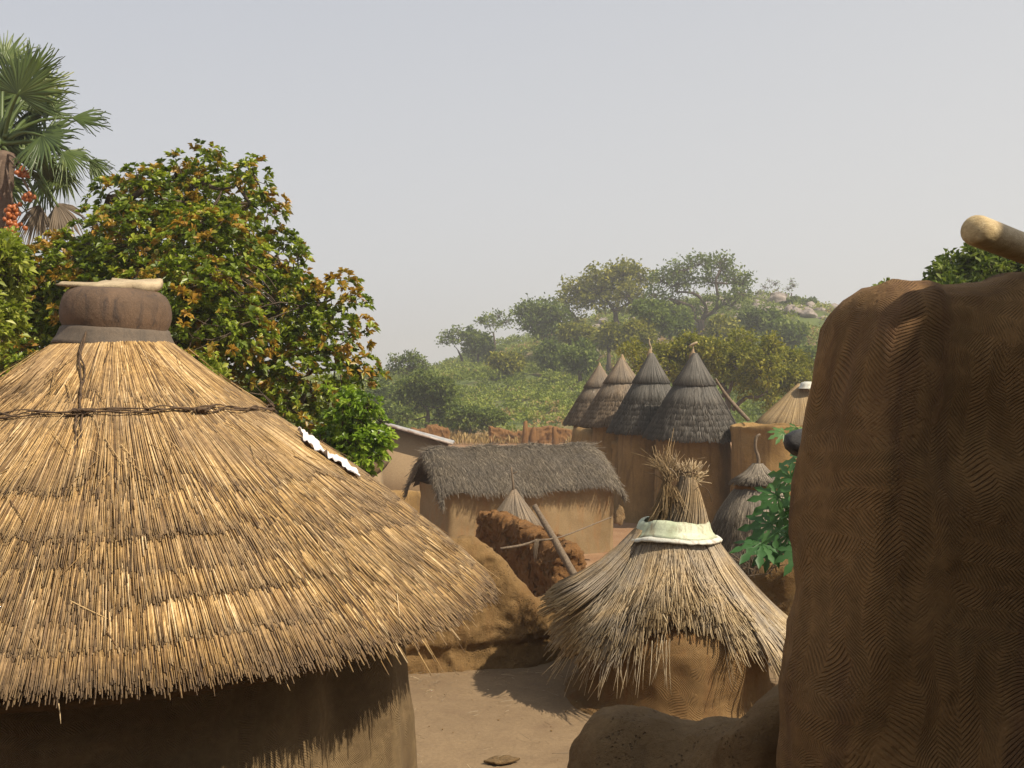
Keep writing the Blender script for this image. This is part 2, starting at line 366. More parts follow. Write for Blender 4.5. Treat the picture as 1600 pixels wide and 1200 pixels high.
# ------------------------------------------------------------------ thatch builders (local coordinates, apex axis at x=y=0)
class Prof:
    """roof profile by arc length s from the top"""
    def __init__(s, rz):
        rz = np.asarray(rz, float)
        s.s = np.concatenate([[0], np.cumsum(np.hypot(*np.diff(rz, axis=0).T))]); s.rz = rz; s.L = s.s[-1]
        e = (rz[-1] - rz[-2]); e = e / np.hypot(*e)
        s.rz2 = np.concatenate([rz, [rz[-1] + e * np.array([.75, 1.12]) * .6]]); s.s2 = np.append(s.s, s.L + .6)
    def __call__(s, t):
        return np.interp(t, s.s2, s.rz2[:, 0]), np.interp(t, s.s2, s.rz2[:, 1])
    def nrm(s, t):
        r0, z0 = s(t - .02); r1, z1 = s(t + .02); dr, dz = r1 - r0, z1 - z0; l = np.hypot(dr, dz) + 1e-9
        return -dz / l, dr / l
def angnoise(a, k, seed):
    r = np.random.default_rng(seed); v = np.zeros_like(a)
    for i in range(1, k + 1):
        v += r.normal() / i ** .5 * np.sin(i * a * r.integers(1, 4) + r.uniform(0, 6.3))
    return v / math.sqrt(k)
def add_tier(acc, prof, s_end, length, n, rad, lift=.05, jit=.02, edge=.02, sway=.02, seed=0, S=4, lift0=0.004, arange=(0, 2 * PI), endfun=None, tmul=1.0, droop=0.0, clump=0, tadd=0.0, jmod=0.0, streaks=0.0):
    g = np.random.default_rng(seed)
    a = g.uniform(arange[0], arange[1], n)
    if clump: a = a + .14 * 2 * PI / clump * np.sin(a * clump + g.uniform(0, 6.28)) + .14 * 2 * PI / clump * np.sin(a * round(clump * .62) + g.uniform(0, 6.28))
    jm = 1 + jmod * np.clip(angnoise(a * 1.0, 7, seed + 61) * 1.2 - .1, 0, 1.4)
    e = s_end + edge * (angnoise(a, 9, seed + 5) + .5 * angnoise(a * 3, 12, seed + 6)) + g.normal(0, 1, n) * jit * jm
    if endfun is not None: e = e + endfun(a, g)
    L = length * g.uniform(.75, 1.15, n)
    s0 = np.maximum(e - L, 0.0)
    f = np.linspace(0, 1, S)[None]
    s = s0[:, None] + (e - s0)[:, None] * f
    r, z = prof(s)
    nr, nzv = prof.nrm(s)
    lf = lift0 + (lift - lift0) * f ** 1.2 + g.uniform(-.5, .5, n)[:, None] * lift * .35 + 0 * s
    da = (g.normal(0, sway, n))[:, None] * (f - .3) / np.maximum(prof(e)[0], .1)[:, None]
    aa = a[:, None] + da
    rr = r + nr * lf; zz = z + nzv * lf - droop * f ** 2
    Pt = np.stack([rr * np.cos(aa), rr * np.sin(aa), zz], -1)
    Rd = rad * g.uniform(.6, 1.35, n)[:, None] * (1 - .12 * f)
    V, F4, F3, reed, al = prisms(Pt, Rd)
    t = np.clip(g.beta(2.2, 2.0, n) * tmul + tadd + streaks * (angnoise(a * 11, 9, seed + 71) + angnoise(a * 3, 9, seed + 72)), 0, 1)
    acc.add(V, F4, F3, tint=t[reed], along=al)
def shell(acc, prof, drop=.02, thick=.05, nseg=72, s0=0.0, s1=None):
    s = np.linspace(s0, prof.L if s1 is None else s1, 24)
    r, z = prof(s); nr, nzv = prof.nrm(s)
    top = np.stack([np.maximum(r - nr * drop, .002), z - nzv * drop], 1); bot = np.stack([np.maximum(r - nr * (drop + thick), .001), z - nzv * (drop + thick)], 1)[::-1]
    V, F, uv = lathe(np.concatenate([top, bot]), nseg)
    acc.add(V, F, tint=.2, along=0)
def loose(acc, g, base, dirs, L, rad, bend=.1, tint=None):
    """loose stalks: base (n,3), dirs (n,3), L (n)"""
    n = len(base); f = np.linspace(0, 1, 5)[None, :, None]
    side = g.normal(0, 1, (n, 3)); side -= (side * dirs).sum(1, keepdims=True) * dirs
    Pt = base[:, None] + dirs[:, None] * f * L[:, None, None] + side[:, None] * bend * L[:, None, None] * f ** 2
    Rd = rad * g.uniform(.6, 1.2, n)[:, None] * (1 - .5 * f[..., 0])
    V, F4, F3, reed, al = prisms(Pt, Rd)
    t = g.beta(2, 2, n) if tint is None else np.clip(tint + g.normal(0, .1, n), 0, 1)
    acc.add(V, F4, F3, tint=t[reed], along=al * .85)
def hvec(a): return np.array([math.cos(a), math.sin(a), 0.])

# ------------------------------------------------------------------ mud wall sweep
def mud_wall(name, path, mat, parent=None, base_z=0.0, n=120, m=34, rough=.05, nscale=1.6, seed=1, round_=.5, deform=None, fine=.012, endr=None, batter=.1, ledge=None, world=True):
    """path rows: x, y, top z, thickness. rounded top, rounded ends"""
    path = np.asarray(path, float)
    q0 = curve_pts(path, 400)
    ss = np.concatenate([[0], np.cumsum(np.linalg.norm(np.diff(q0[:, :2], axis=0), axis=1))]); er0 = endr or path[:, 3].mean() * .5
    ne = max(10, n // 12); ce = er0 * (1 - np.cos(np.linspace(0, PI / 2, ne)))
    st = np.concatenate([ce, np.linspace(er0, ss[-1] - er0, n - 2 * ne + 2)[1:-1], ss[-1] - ce[::-1]])
    pp = np.stack([np.interp(st, ss, q0[:, k]) for k in range(4)], 1); pp[:, :2] += np.linspace(0, 1e-5, n)[:, None]
    T = norm(np.gradient(pp[:, :2], axis=0)); Nn = np.stack([T[:, 1], -T[:, 0]], 1)
    s = np.concatenate([[0], np.cumsum(np.linalg.norm(np.diff(pp[:, :2], axis=0), axis=1))]); L = s[-1]
    er = endr or path[:, 3].mean() * .5
    u = np.linspace(0, 1, m)
    V = []; UV = []; hws = []
    for i in range(n):
        x, y, zt, th = pp[i]
        q = min(s[i], L - s[i]) / er
        k = math.sqrt(max(0, 1 - (1 - min(q, 1)) ** 2)); k = max(k, .02)
        hw = th * .5 * k; top = zt - (1 - k) * er * .5
        rad = min(th * round_, th * .5)
        H = top - base_z
        # half section: up the side, round the top, down the other side
        side = max(H - rad, .01)
        tot = 2 * side + PI * rad
        for uu in u:
            d = uu * tot
            if d < side: lat, zz = 1.0, d
            elif d > side + PI * rad: lat, zz = -1.0, tot - d
            else:
                an = (d - side) / rad; lat, zz = math.cos(an), side + math.sin(an) * rad
            bt = 1 + batter * (1 - zz / H)
            lg = 0
            if ledge and zz + base_z < ledge[0]: lg = -ledge[1] * min(1, (ledge[0] - zz - base_z) / .05)
            off = lat * (hw * bt + lg * (1 if abs(lat) > .99 else 0))
            V.append((x + Nn[i, 0] * off, y + Nn[i, 1] * off, base_z + zz)); UV.append((0, min(d, tot - d))); hws.append(hw)
    V = np.array(V); UV = np.array(UV)
    hh = np.array(hws).reshape(n, m)[:, 0]; us = np.concatenate([[0], np.cumsum(np.hypot(np.diff(s), np.diff(hh)))])
    UV[:, 0] = np.repeat(us, m) * np.where(np.tile(np.arange(m) < m // 2, n), 1, -1)
    D = nvec(V, nscale, seed) * rough + nvec(V, nscale * 6, seed + 50) * fine
    low = np.clip((V[:, 2] - base_z) / .1, 0, 1)[:, None]
    V = V + D * np.concatenate([np.ones((len(V), 2)), low], 1)
    if deform is not None: V = deform(V)
    F = grid_faces(n, m)
    mp = np.arange(n * m); j = np.arange(m); half = np.minimum(j, m - 1 - j)
    for st0 in (0, (n - 1) * m):
        mp[st0 + j] = st0 + half
        V[st0 + half] = (V[st0 + half] + V[st0 + m - 1 - half]) / 2
    F = mp[F]
    return build(name, V, [F], mat, parent, smooth=True, uv=UV)

# ================================================================== SETTING: ground with the hill
sk_x = np.array([-400, 0, 300, 560, 620, 690, 760, 850, 950, 1050, 1130, 1190, 1240, 1290, 1400, 1600, 2000, 2600])
sk_y = np.array([600, 604, 606, 604, 592, 577, 556, 535, 505, 478, 468, 463, 474, 495, 530, 560, 590, 600])
CR = 190.0
def ground_z(x, y):
    x = np.asarray(x, float); y = np.asarray(y, float)
    px = x / CR * FPX + 800
    H = np.maximum((600 - np.interp(px, sk_x, sk_y)) / FPX * CR + CAM_Z, 0)
    H = np.where(px < 560, H * np.clip((px + 900) / 1460, 0, 1), H)
    t = np.clip((y - 78) / (CR - 78), 0, 1); up = t * t * (3 - 2 * t) * .55 + t * .45
    dn = np.clip(1 - (y - CR) / 260, 0, 1); dn = dn * dn * (3 - 2 * dn)
    z = H * np.where(y < CR, up, dn)
    z = z + np.clip((y - 80) / 60, 0, 1) * np.clip(1 - (y - 260) / 200, 0, 1) * (.9 * np.sin(x * .11 + y * .07) + .6 * np.sin(x * .23 - y * .19 + 1) + .35 * np.sin(x * .6 + y * .5))
    z = z - 0.25 * np.clip((y - 260) / 200, 0, 1)
    return z
gx = np.concatenate([np.linspace(-640, -120, 25)[:-1], np.linspace(-120, 160, 150), np.linspace(160, 640, 24)[1:]])
gy = np.concatenate([np.linspace(-60, 78, 30)[:-1], np.linspace(78, 300, 110), np.linspace(300, 900, 30)[1:]])
GX, GY = np.meshgrid(gx, gy, indexing='ij')
GV = np.stack([GX, GY, ground_z(GX, GY)], -1).reshape(-1, 3)
# ground material: red soil near, green-brown cover on the hill
gm, gnt, gb = newmat('ground_soil_and_cover')
gtc = gnt.nodes.new('ShaderNodeTexCoord'); gob = gtc.outputs['Object']
gsoil = ramp(gnt, noi(gnt, gob, .5, 6, .7), [(.35, (.22, .12, .06)), (.65, (.32, .20, .11))])
ggr = ramp(gnt, noi(gnt, gob, .16, 8, .75, .5), [(.3, (.055, .085, .02)), (.5, (.10, .125, .035)), (.62, (.17, .13, .06)), (.75, (.24, .17, .10))])
gsep = gnt.nodes.new('ShaderNodeSeparateXYZ'); gnt.links.new(gob, gsep.inputs[0])
gmask = mth(gnt, 'ADD', mth(gnt, 'MULTIPLY', mth(gnt, 'SUBTRACT', gsep.outputs[1], 84), .12), mth(gnt, 'MULTIPLY', noi(gnt, gob, .2, 4), .9), clamp=True)
gnt.links.new(rgbmix(gnt, gmask, gsoil, ggr), gb.inputs['Base Color']); gb.inputs['Roughness'].default_value = 1
gbp = gnt.nodes.new('ShaderNodeBump'); gbp.inputs['Strength'].default_value = .6; gbp.inputs['Distance'].default_value = .08
gnt.links.new(noi(gnt, gob, 5, 8, .75), gbp.inputs['Height']); gnt.links.new(gbp.outputs[0], gb.inputs['Normal'])
tag(build('ground', GV, grid_faces(len(gx), len(gy)), gm, smooth=True), kind='structure')

# ------------------------------------------------------------------ foliage
def leaves(acc, g, C, Dm, L, W, tint, spread=1.0, fold=.25):
    """C (n,3) leaf bases, Dm (n,3) directions, L (n), W (n)"""
    n = len(C)
    up = norm(g.normal(0, 1, (n, 3)) + np.array([0, 0, 1.2]))
    sd_ = norm(np.cross(Dm, up)); nr = np.cross(sd_, Dm)
    b = C; t = C + Dm * L[:, None] - np.array([0, 0, 1]) * (L * .18)[:, None]
    mid = C + Dm * (L * .55)[:, None] + nr * (W * fold)[:, None]
    l = mid + sd_ * (W * .5)[:, None]; r = mid - sd_ * (W * .5)[:, None]
    V = np.stack([b, l, t, r], 1).reshape(-1, 3)
    i = np.arange(n)[:, None] * 4
    F3 = np.concatenate([i + np.array([[0, 2, 1]]), i + np.array([[0, 3, 2]])])
    acc.add(V, None, F3, tint=np.repeat(tint, 4))
def sphere_dirs(g, n): return norm(g.normal(0, 1, (n, 3)))
def tree(name, label, cat, base, top, blobs, nclust, per, leaf, mats, trunk_r=.12, clr=.12, group=None, limbs=None, orange=0.0, seed=1, twig=True, fill=.35, curved=.25, flat=1.0, limb_pts=None, twig_r=None, aspect=.42, root_r=1.5, rosette=False):
    """base/top world xyz; blobs rows x,y,z,r. Parts: trunk (with limbs), crown."""
    g = np.random.default_rng(seed)
    base = np.asarray(base, float); top = np.asarray(top, float); blobs = np.asarray(blobs, float)
    root = empty(name, base, label, cat, group)
    ac = Acc()
    H = top - base
    tp = curve_pts([base, base + H * .35 + g.normal(0, 1, 3) * np.linalg.norm(H) * .04, base + H * .7 + g.normal(0, 1, 3) * np.linalg.norm(H) * .04, top], 12)
    add_tube(ac, tp - base, np.linspace(trunk_r * root_r, trunk_r * .7, 12), 9, rough=.06, seed=seed)
    nodes = [tp[5:]]
    lim = blobs if limbs is None else blobs[:limbs]
    if limb_pts is not None:
        for lp in limb_pts:
            lp = curve_pts(lp, 12); add_tube(ac, lp - base, np.linspace(trunk_r * .75, trunk_r * .25, 12), 7, rough=.05); nodes.append(lp)
    for b in lim:
        al = np.concatenate(nodes); c = b[:3]
        dd = np.linalg.norm((al - c) * np.array([1, 1, 1.6]), axis=1) + np.where(al[:, 2] > c[2], 1.0, 0) * b[3]
        s = al[dd.argmin()]
        mid = (s + c) / 2 + g.normal(0, 1, 3) * np.linalg.norm(c - s) * curved * .4 - np.array([0, 0, .1]) * np.linalg.norm(c - s)
        lp = curve_pts([s, mid, c], 9)
        rr = trunk_r * .5 * min(1, np.linalg.norm(c - s) / max(np.linalg.norm(H), .1) + .3)
        add_tube(ac, (lp - base)[:7], np.linspace(rr, rr * .22, 7), 6, rough=.05); nodes.append(lp)
    al = np.concatenate(nodes)
    pr = blobs[:, 3] ** 2.2; pr /= pr.sum()
    bi = g.choice(len(blobs), nclust, p=pr)
    u = np.where(g.random(nclust) < fill, g.uniform(.3, .85, nclust), g.uniform(.82, 1.08, nclust))
    d = sphere_dirs(g, nclust); d[:, 2] = np.where((d[:, 2] < -.35) & (g.random(nclust) < .6), -d[:, 2], d[:, 2])
    c = blobs[bi, :3] + d * (blobs[bi, 3] * u)[:, None] * np.array([1, 1, flat])
    # twigs
    if twig:
        ns = min(nclust, 900); sub = g.choice(nclust, ns, replace=False); cs = c[sub]
        st = np.empty_like(cs)
        for i in range(0, ns, 200):
            dd = np.linalg.norm(al[None] - cs[i:i + 200, None], axis=2); st[i:i + 200] = al[dd.argmin(1)]
        f = np.linspace(0, 1, 5)[None, :, None]
        Pt = st[:, None] * (1 - f) + cs[:, None] * f + np.sin(f * PI) * g.normal(0, 1, (ns, 1, 3)) * np.linalg.norm(cs - st, axis=1)[:, None, None] * curved * .35
        tr = twig_r or trunk_r * .09
        Rd = np.linspace(tr * 1.6, tr * .5, 5)[None] * np.ones((ns, 1))
        V, F4, F3, reed, a_ = prisms(Pt - base, Rd)
        ac.add(V, F4, F3, tint=.5)
    ac.build('trunk', M[mats[0]], root, smooth=True)
    lc = Acc()
    ci = np.repeat(np.arange(nclust), per); n = len(ci)
    od = norm(c - blobs[bi, :3] + 1e-6)[ci]
    if rosette:
        axr = norm(od + np.array([0, 0, .9]) + g.normal(0, .35, (nclust, 3))[ci]); sp = norm(np.cross(axr, sphere_dirs(g, n)))
        dr = norm(sp + axr * g.uniform(.15, .9, n)[:, None]); pos = c[ci] + axr * g.uniform(-.5, .5, n)[:, None] * clr - base
    else:
        dr = norm(sphere_dirs(g, n) + od * .7 + np.array([0, 0, .25])); pos = c[ci] + g.normal(0, 1, (n, 3)) * clr * .5 - base
    L = leaf * g.uniform(.7, 1.3, n)
    ct = np.clip(g.beta(1.6, 2.2, nclust) * .64, .02, .64)
    if orange:
        sel = (nz(c, 2.6, seed + .5, 2) + g.normal(0, .2, nclust)) > np.quantile(nz(c, 2.6, seed + .5, 2), 1 - orange) 
        sel &= (u > .8)
        ct = np.where(sel, g.uniform(.68, 1.0, nclust), ct)
    else: ct = g.uniform(.0, 1.0, nclust)
    t = np.clip(ct[ci] + g.normal(0, .09, n), 0, 1)
    leaves(lc, g, pos, dr, L, L * aspect * g.uniform(.8, 1.2, n), t)
    lc.build('crown', M[mats[1]], root)
    return root
def pblobs(rows, d, dj=0.0, seed=0, rs=1.0):
    g = np.random.default_rng(seed); out = []
    for r in rows:
        px, py, pr = r[:3]; dd = d + (r[3] if len(r) > 3 else g.uniform(-dj, dj))
        p = P(px, py, dd); out.append([*p, pr / FPX * dd * rs])
    return out

# ================================================================== THE LARGE NEAR ROUND HUT (left)
HX, HY = X(180, 4.66), 4.66
TER = 1.6                       # terrace floor height
hut = empty('round_hut', (HX, HY, TER), 'large round mud hut in the left foreground with a golden reed roof', 'hut')
prof = Prof([(.18, 2.83), (.245, 2.785), (.47, 2.60), (.75, 2.41), (.99, 2.245), (1.22, 2.075), (1.39, 1.935), (1.555, 1.80), (1.685, 1.675)])
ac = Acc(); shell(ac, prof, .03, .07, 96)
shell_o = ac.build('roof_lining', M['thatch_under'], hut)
ac = Acc()
tiers = [(prof.L + .015, .55, 6500, .010, .018, .62), (prof.L - .02, .5, 4200, .012, .02, .85), (prof.L - .13, .50, 6500, .018, .013, 1), (prof.L - .30, .55, 6500, .018, .013, 1), (prof.L - .44, .55, 3400, .045, .012, .9), (prof.L - .58, .60, 6000, .022, .014, .85), (prof.L - .64, .60, 2500, .05, .014, 1), (prof.L - .80, .7, 4800, .04, .016, 1), (1.02, .85, 3600, .10, .10, 1), (.86, .75, 3600, .10, .10, 1), (.70, .70, 3400, .06, .08, 1), (.50, .5, 2200, .05, .05, 1)]
for k, (se, ln, n, eg, jt, tm) in enumerate(tiers):
    add_tier(ac, prof, se, ln, int(n * 1.25), .0027, lift=.026 if k < 8 else .016, jit=jt, edge=eg * 1.4, sway=.014, seed=100 + k, tmul=tm, jmod=6.0 if 1 < k < 8 else (1 if k < 2 else 0), streaks=.06)
# stray stalks lying over the reeds
g = np.random.default_rng(5)
n = 330; a = g.uniform(PI, 2 * PI + .6, n); s = g.uniform(.15, prof.L - .1, n); r, z = prof(s); nr, nzv = prof.nrm(s)
bs = np.stack([(r + nr * .03) * np.cos(a), (r + nr * .03) * np.sin(a), z + nzv * .03], 1)
r2, z2 = prof(s + .1); dn = norm(np.stack([r2 * np.cos(a), r2 * np.sin(a), z2], 1) - np.stack([r * np.cos(a), r * np.sin(a), z], 1))
tg = np.stack([-np.sin(a), np.cos(a), 0 * a], 1)
dn = norm(dn + tg * g.normal(0, .45, n)[:, None]); loose(ac, g, bs, dn, g.uniform(.06, .2, n), .0024, .05)
# a few stalks hanging off the eave
for ang, L_ in ((-1.78, .22), (-1.5, .15), (-1.3, .1), (-.9, .1), (-1.95, .12), (-.62, .08)):
    r, z = prof(np.array([prof.L - .02])); p = np.array([[r[0] * math.cos(ang), r[0] * math.sin(ang), z[0]]])
    loose(ac, g, p, norm(np.array([[.25 * math.cos(ang) + .25, .25 * math.sin(ang), -.8]])), np.array([L_]), .0028, .05, tint=.9)
ac.build('roof', M['thatch_gold'], hut)
# tie rope round the roof, and one down the slope
rp = Acc()
for j in range(3):
    aa = np.linspace(0, 2 * PI, 220); sr = .615 + .012 * np.sin(aa * 7 + j * 2) + .010 * np.sin(aa * 17 + j) + .02 * np.sin(aa * 2)
    r, z = prof(sr); nr, nzv = prof.nrm(sr); lf = .032 + .005 * np.sin(aa * 23 + j * 2.1)
    add_tube(rp, np.stack([(r + nr * lf) * np.cos(aa), (r + nr * lf) * np.sin(aa), z + nzv * lf], 1), .0034 + .001 * np.sin(aa * 31 + j), 5)
for ang in (-1.38, -.70, -1.95, .2):   # knots
    for q in range(5):
        b = ang + g.normal(0, .02); sr = .615 + g.normal(0, .006, 6); r, z = prof(sr)
        t_ = np.linspace(-.035, .035, 6); ab = b + t_ * (1 + q * .1)
        nr, nzv = prof.nrm(sr); lf = .038 + .008 * np.cos(t_ * 40 + q)
        add_tube(rp, np.stack([(r + nr * lf) * np.cos(ab), (r + nr * lf) * np.sin(ab), z + nzv * lf], 1), .0055, 5)
sr = np.linspace(.02, 1.0, 50)
for j in range(2):
    ab = np.interp(sr, [0, .3, .6, 1.0], [-1.78, -1.50, -1.39, -1.36]) + .010 * np.sin(sr * 17 + j * 2) / (sr + .3) + j * .012 + g.normal(0, .003, 50)
    r, z = prof(sr); nr, nzv = prof.nrm(sr); lf = .026 + .004 * np.sin(sr * 30 + j) - .02 * (sr > .72) * (sr - .72) / .28
    add_tube(rp, np.stack([(r + nr * lf) * np.cos(ab), (r + nr * lf) * np.sin(ab), z + nzv * lf], 1), .0042, 5)
tag(rp.build('tie_rope', M['rope'], hut, smooth=True))
# wall
def hutdef(V):
    a = np.arctan2(V[:, 1], V[:, 0]); rr = np.hypot(V[:, 0], V[:, 1])
    # rounded pilaster on the right and its hollow
    b = .085 * np.exp(-((a + .27) / .10) ** 2) - .05 * np.exp(-((a + .50) / .06) ** 2) + .04 * np.exp(-((a - .02) / .1) ** 2)
    k = (rr + b * np.clip(1.25 - V[:, 2] * .25, .5, 1.2)) / rr
    V = V * np.stack([k, k, np.ones_like(k)], 1)
    d = nvec(V, 1.4, 3) * .035 + nvec(V, 7, 9) * .008
    return V + d
zz = np.linspace(1.92, -.05, 60)
V, F, uv = lathe([(1.30 - .06 * (z - 1.0), z) for z in zz], 200, hutdef)
build('wall', V, F, M['hut_wall'], hut, smooth=True, uv=uv)

# inverted clay pot on top, with a stone slab on it
pot = empty('clay_pot', (HX, HY, TER + 2.80), 'upturned brown clay pot with a dark flared rim capping the reed roof', 'pot')
pot.scale = (.88, .88, .98); pot.rotation_euler = (R(2), R(3.2), 0)
def potdef(V): return V + nvec(V, 5, 2) * .006
body = [(.250, .032), (.254, .056), (.266, .080), (.271, .11), (.271, .14), (.266, .17), (.255, .197), (.238, .218), (.21, .233), (.16, .24), (.08, .243), (.002, .244)]
V, F, uv = lathe(body, 64, potdef); build('body', V, F, M['clay'], pot, smooth=True, uv=uv)
rim = [(.250, .060), (.264, .052), (.270, .036), (.280, .014), (.296, -.008), (.304, -.022), (.296, -.030), (.262, -.004), (.245, .02)]
V, F, uv = lathe(rim, 64, potdef); build('rim', V, F, M['clayrim'], pot, smooth=True, uv=uv)
# stone slab
def slab(name, label, cat, loc, outline, thick, mat, tilt=(0, 0, 0), seed=0, rough=.006):
    g = np.random.default_rng(seed); n = len(outline); oo = np.array(list(outline) + [outline[0]], float); tt = np.linspace(0, n, n * 5 + 1)[:-1]; o = np.stack([np.interp(tt, np.arange(n + 1), oo[:, q]) for q in (0, 1)], 1); m = len(o)
    o = o + g.normal(0, .004, o.shape)
    rings = []; wedge = 1.0 if name != 'stone_slab' else .75 + .55 * (o[:, :1] / .23)
    for sc, z in ((.02, .5), (.5, .52), (.93, .48), (.99, .36), (1.0, 0), (.94, -.42), (.88, -.5), (.5, -.5), (.02, -.5)):
        q = np.concatenate([o * sc, np.full((m, 1), z * thick) * wedge], 1); rings.append(q)
    V = np.array(rings).transpose(1, 0, 2).reshape(-1, 3); V += nvec(V, 9, seed) * rough + nvec(V, 3, seed + 4) * rough * 1.5
    F = grid_faces(m, len(rings), wrap=True)
    ob = build(name, V, F, mat, smooth=False); ob.location = [float(v) for v in loc]; ob.rotation_euler = tilt
    return tag(ob, label, cat)
slab('stone_slab', 'flat pale stone slab laid on top of the upturned clay pot', 'stone', (HX - .012, HY - .01, TER + 2.80 + .246),
     [(-.23, -.04), (-.19, -.12), (-.05, -.155), (.11, -.14), (.2, -.09), (.225, -.02), (.19, .1), (.05, .16), (-.11, .14), (-.2, .06)], .040, M['stone'], (R(7), R(1.5), 0), 3, .015)
# torn white rag caught on the roof slope
ra = Acc(); g = np.random.default_rng(31)
ns, nw = 60, 9
sr = np.linspace(.80, 1.15, ns); wv = np.linspace(-1, 1, nw)
c_ang = -.10 + .02 * np.sin(sr * 25)
width = .042 * (1 + .35 * np.sin(sr * 31) + .3 * np.sin(sr * 57 + 1)) * np.clip((sr - .79) / .06, .15, 1) * np.clip((1.16 - sr) / .05, .3, 1)
V = []
for i in range(ns):
    for j in range(nw):
        r, z = prof(np.array([sr[i]])); r, z = r[0], z[0]; nr, nv_ = prof.nrm(np.array([sr[i]])); a_ = c_ang[i] + wv[j] * width[i] / r
        lf = .044 + .006 * math.sin(i * .5 + j * .9) + .004 * math.sin(i * 1.1 - j * 1.3)
        V.append(((r + nr[0] * lf) * math.cos(a_), (r + nr[0] * lf) * math.sin(a_), z + nv_[0] * lf))
V = np.array(V); F = grid_faces(ns, nw)
V[:, 2] += nz(V, 22, 3, 2) * .016; V2 = np.concatenate([V, V - np.array([0, 0, .004])])
o = build('rag', V2, [F, F[:, ::-1] + ns * nw], M['cloth'], smooth=True); o.location = (HX, HY, TER)
tag(o, 'torn white rag strip caught on the right slope of the big reed roof', 'rag')

# ================================================================== TERRACE COURT
def terr():
    xs = np.linspace(-7, 6.5, 90); ys = np.linspace(2.55, 11.0, 70)
    A, B = np.meshgrid(xs, ys, indexing='ij'); V = np.stack([A, B, np.full_like(A, TER)], -1).reshape(-1, 3)
    V[:, 2] += nz(V, .8, 4) * .03 + nz(V, 4, 8) * .006
    # floor curls up a little to the walls; edge drops to the ground
    ed = (A == xs[0]) | (A == xs[-1]) | (B == ys[0]) | (B == ys[-1])
    V[ed.ravel(), 2] = 0.0
    return V, grid_faces(90, 70)
V, F = terr()
tag(build('terrace_floor', V, F, M['court'], smooth=False), kind='structure')
# dark damp stain patch = shallow relief mud patch
gz = np.random.default_rng(2)
slab('mud_patch', 'small dark patch of dried mud on the terrace floor near the bottom edge', 'mud patch', (X(785, 7.05), 7.05, TER + .012), [(-.13, 0), (-.06, -.07), (.05, -.06), (.13, -.01), (.06, .06), (-.05, .07)], .02, M['darkparapet'], (0, 0, .2), 5, .004)
g = np.random.default_rng(12)
n = 420; b = np.stack([g.uniform(-1.6, 1.6, n), g.uniform(6.2, 9.2, n), np.full(n, TER + .035)], 1); b[:, 1] = np.where(g.random(n) < .5, 9.15 - g.exponential(.25, n), b[:, 1]); b = b[b[:, 1] > 6]; n = len(b)
ac = Acc(); dd = norm(np.stack([g.normal(0, 1, n), g.normal(0, 1, n), g.normal(0, .05, n)], 1)); loose(ac, g, b, dd, g.uniform(.02, .12, n), .0022, .1)
tag(ac.build('straw_litter', M['thatch_pale']), 'bits of fallen straw scattered over the terrace floor', 'straw', kind='stuff')
ac = Acc()
for k in range(70):
    V, F, _ = lathe([(.002, 1), (.7, .7), (1, 0), (.7, -.7), (.002, -1)], 6); r_ = g.uniform(.003, .009); y_ = 9.1 - g.exponential(.4) if k % 2 else g.uniform(6.3, 9.1)
    ac.add(V * np.array([1, g.uniform(.6, 1), .6]) * r_ + np.array([g.uniform(-1.6, 1.4), y_, TER + .012]), F)
tag(ac.build('gravel', M['parapet'], smooth=True), 'tiny mud crumbs and pebbles on the terrace floor', 'gravel', kind='stuff')
# court parapet: lumpy wall with varying top
rows = []
for px, d, py, th in ((380, 8.9, 905, .42), (520, 9.05, 885, .42), (640, 9.15, 862, .42), (705, 9.2, 846, .42), (748, 9.25, 846, .42), (785, 9.3, 880, .44), (815, 9.35, 918, .42), (840, 9.4, 938, .38), (880, 9.6, 928, .36), (960, 10.0, 925, .36), (1080, 10.3, 925, .36), (1160, 10.3, 915, .4), (1205, 10.2, 876, .5), (1250, 10.1, 862, .6), (1330, 10.0, 860, .6), (1500, 9.8, 870, .5)):
    rows.append((X(px, d), d + .2, Z(py, d), th))
o = mud_wall('parapet_wall', rows, M['parapet'], base_z=TER - .3, n=330, m=90, rough=.05, nscale=2.2, seed=3, fine=.022, round_=.42, ledge=(TER + .27, .05), batter=.12)
tag(o, 'lumpy brown mud parapet wall closing the back of the terrace court', 'wall')

# ================================================================== NEAR RIGHT PILLAR / WALL (in shade)
outl_y = np.array([440, 470, 500, 560, 620, 700, 800, 900, 1000, 1200, 1700]); outl_x = 44 + np.array([1328, 1304, 1288, 1276, 1275, 1268, 1261, 1254, 1246, 1228, 1200])
PD = 2.05
def pildef(V):
    V = V.copy()
    py = 600 + (CAM_Z - V[:, 2]) / PD * FPX
    shift = (np.interp(py, outl_y, outl_x) - 1262) / FPX * PD
    V[:, 0] += shift * np.clip(1.6 - V[:, 0], 0, 1) 
    # hollows and a ridge running down the face
    V[:, 1] += .03 * np.sin(V[:, 0] * 9 + V[:, 2] * 2.5) * np.exp(-((V[:, 2] - 3.6) / .9) ** 2)
    return V
rows = [(X(1258, PD), PD + .10, Z(436, PD), .30), (X(1340, PD), PD + .12, Z(428, PD), .32), (X(1400, PD), PD + .14, Z(434, PD), .33), (X(1460, PD), PD + .15, Z(426, PD), .33), (X(1530, PD), PD + .15, Z(414, PD), .34), (X(1620, PD), PD + .14, Z(410, PD), .34), (X(1800, PD), PD + .12, Z(432, PD), .34), (X(2300, PD), PD + .1, Z(432, PD), .34)]
o = mud_wall('combed_mud_wall', rows, M['pillar'], base_z=TER - .1, n=260, m=170, rough=.03, nscale=2.6, seed=11, fine=.006, round_=.30, batter=.02, deform=pildef, endr=.075)
tag(o, 'tall dark brown mud wall with combed herringbone grooves filling the right foreground', 'wall')
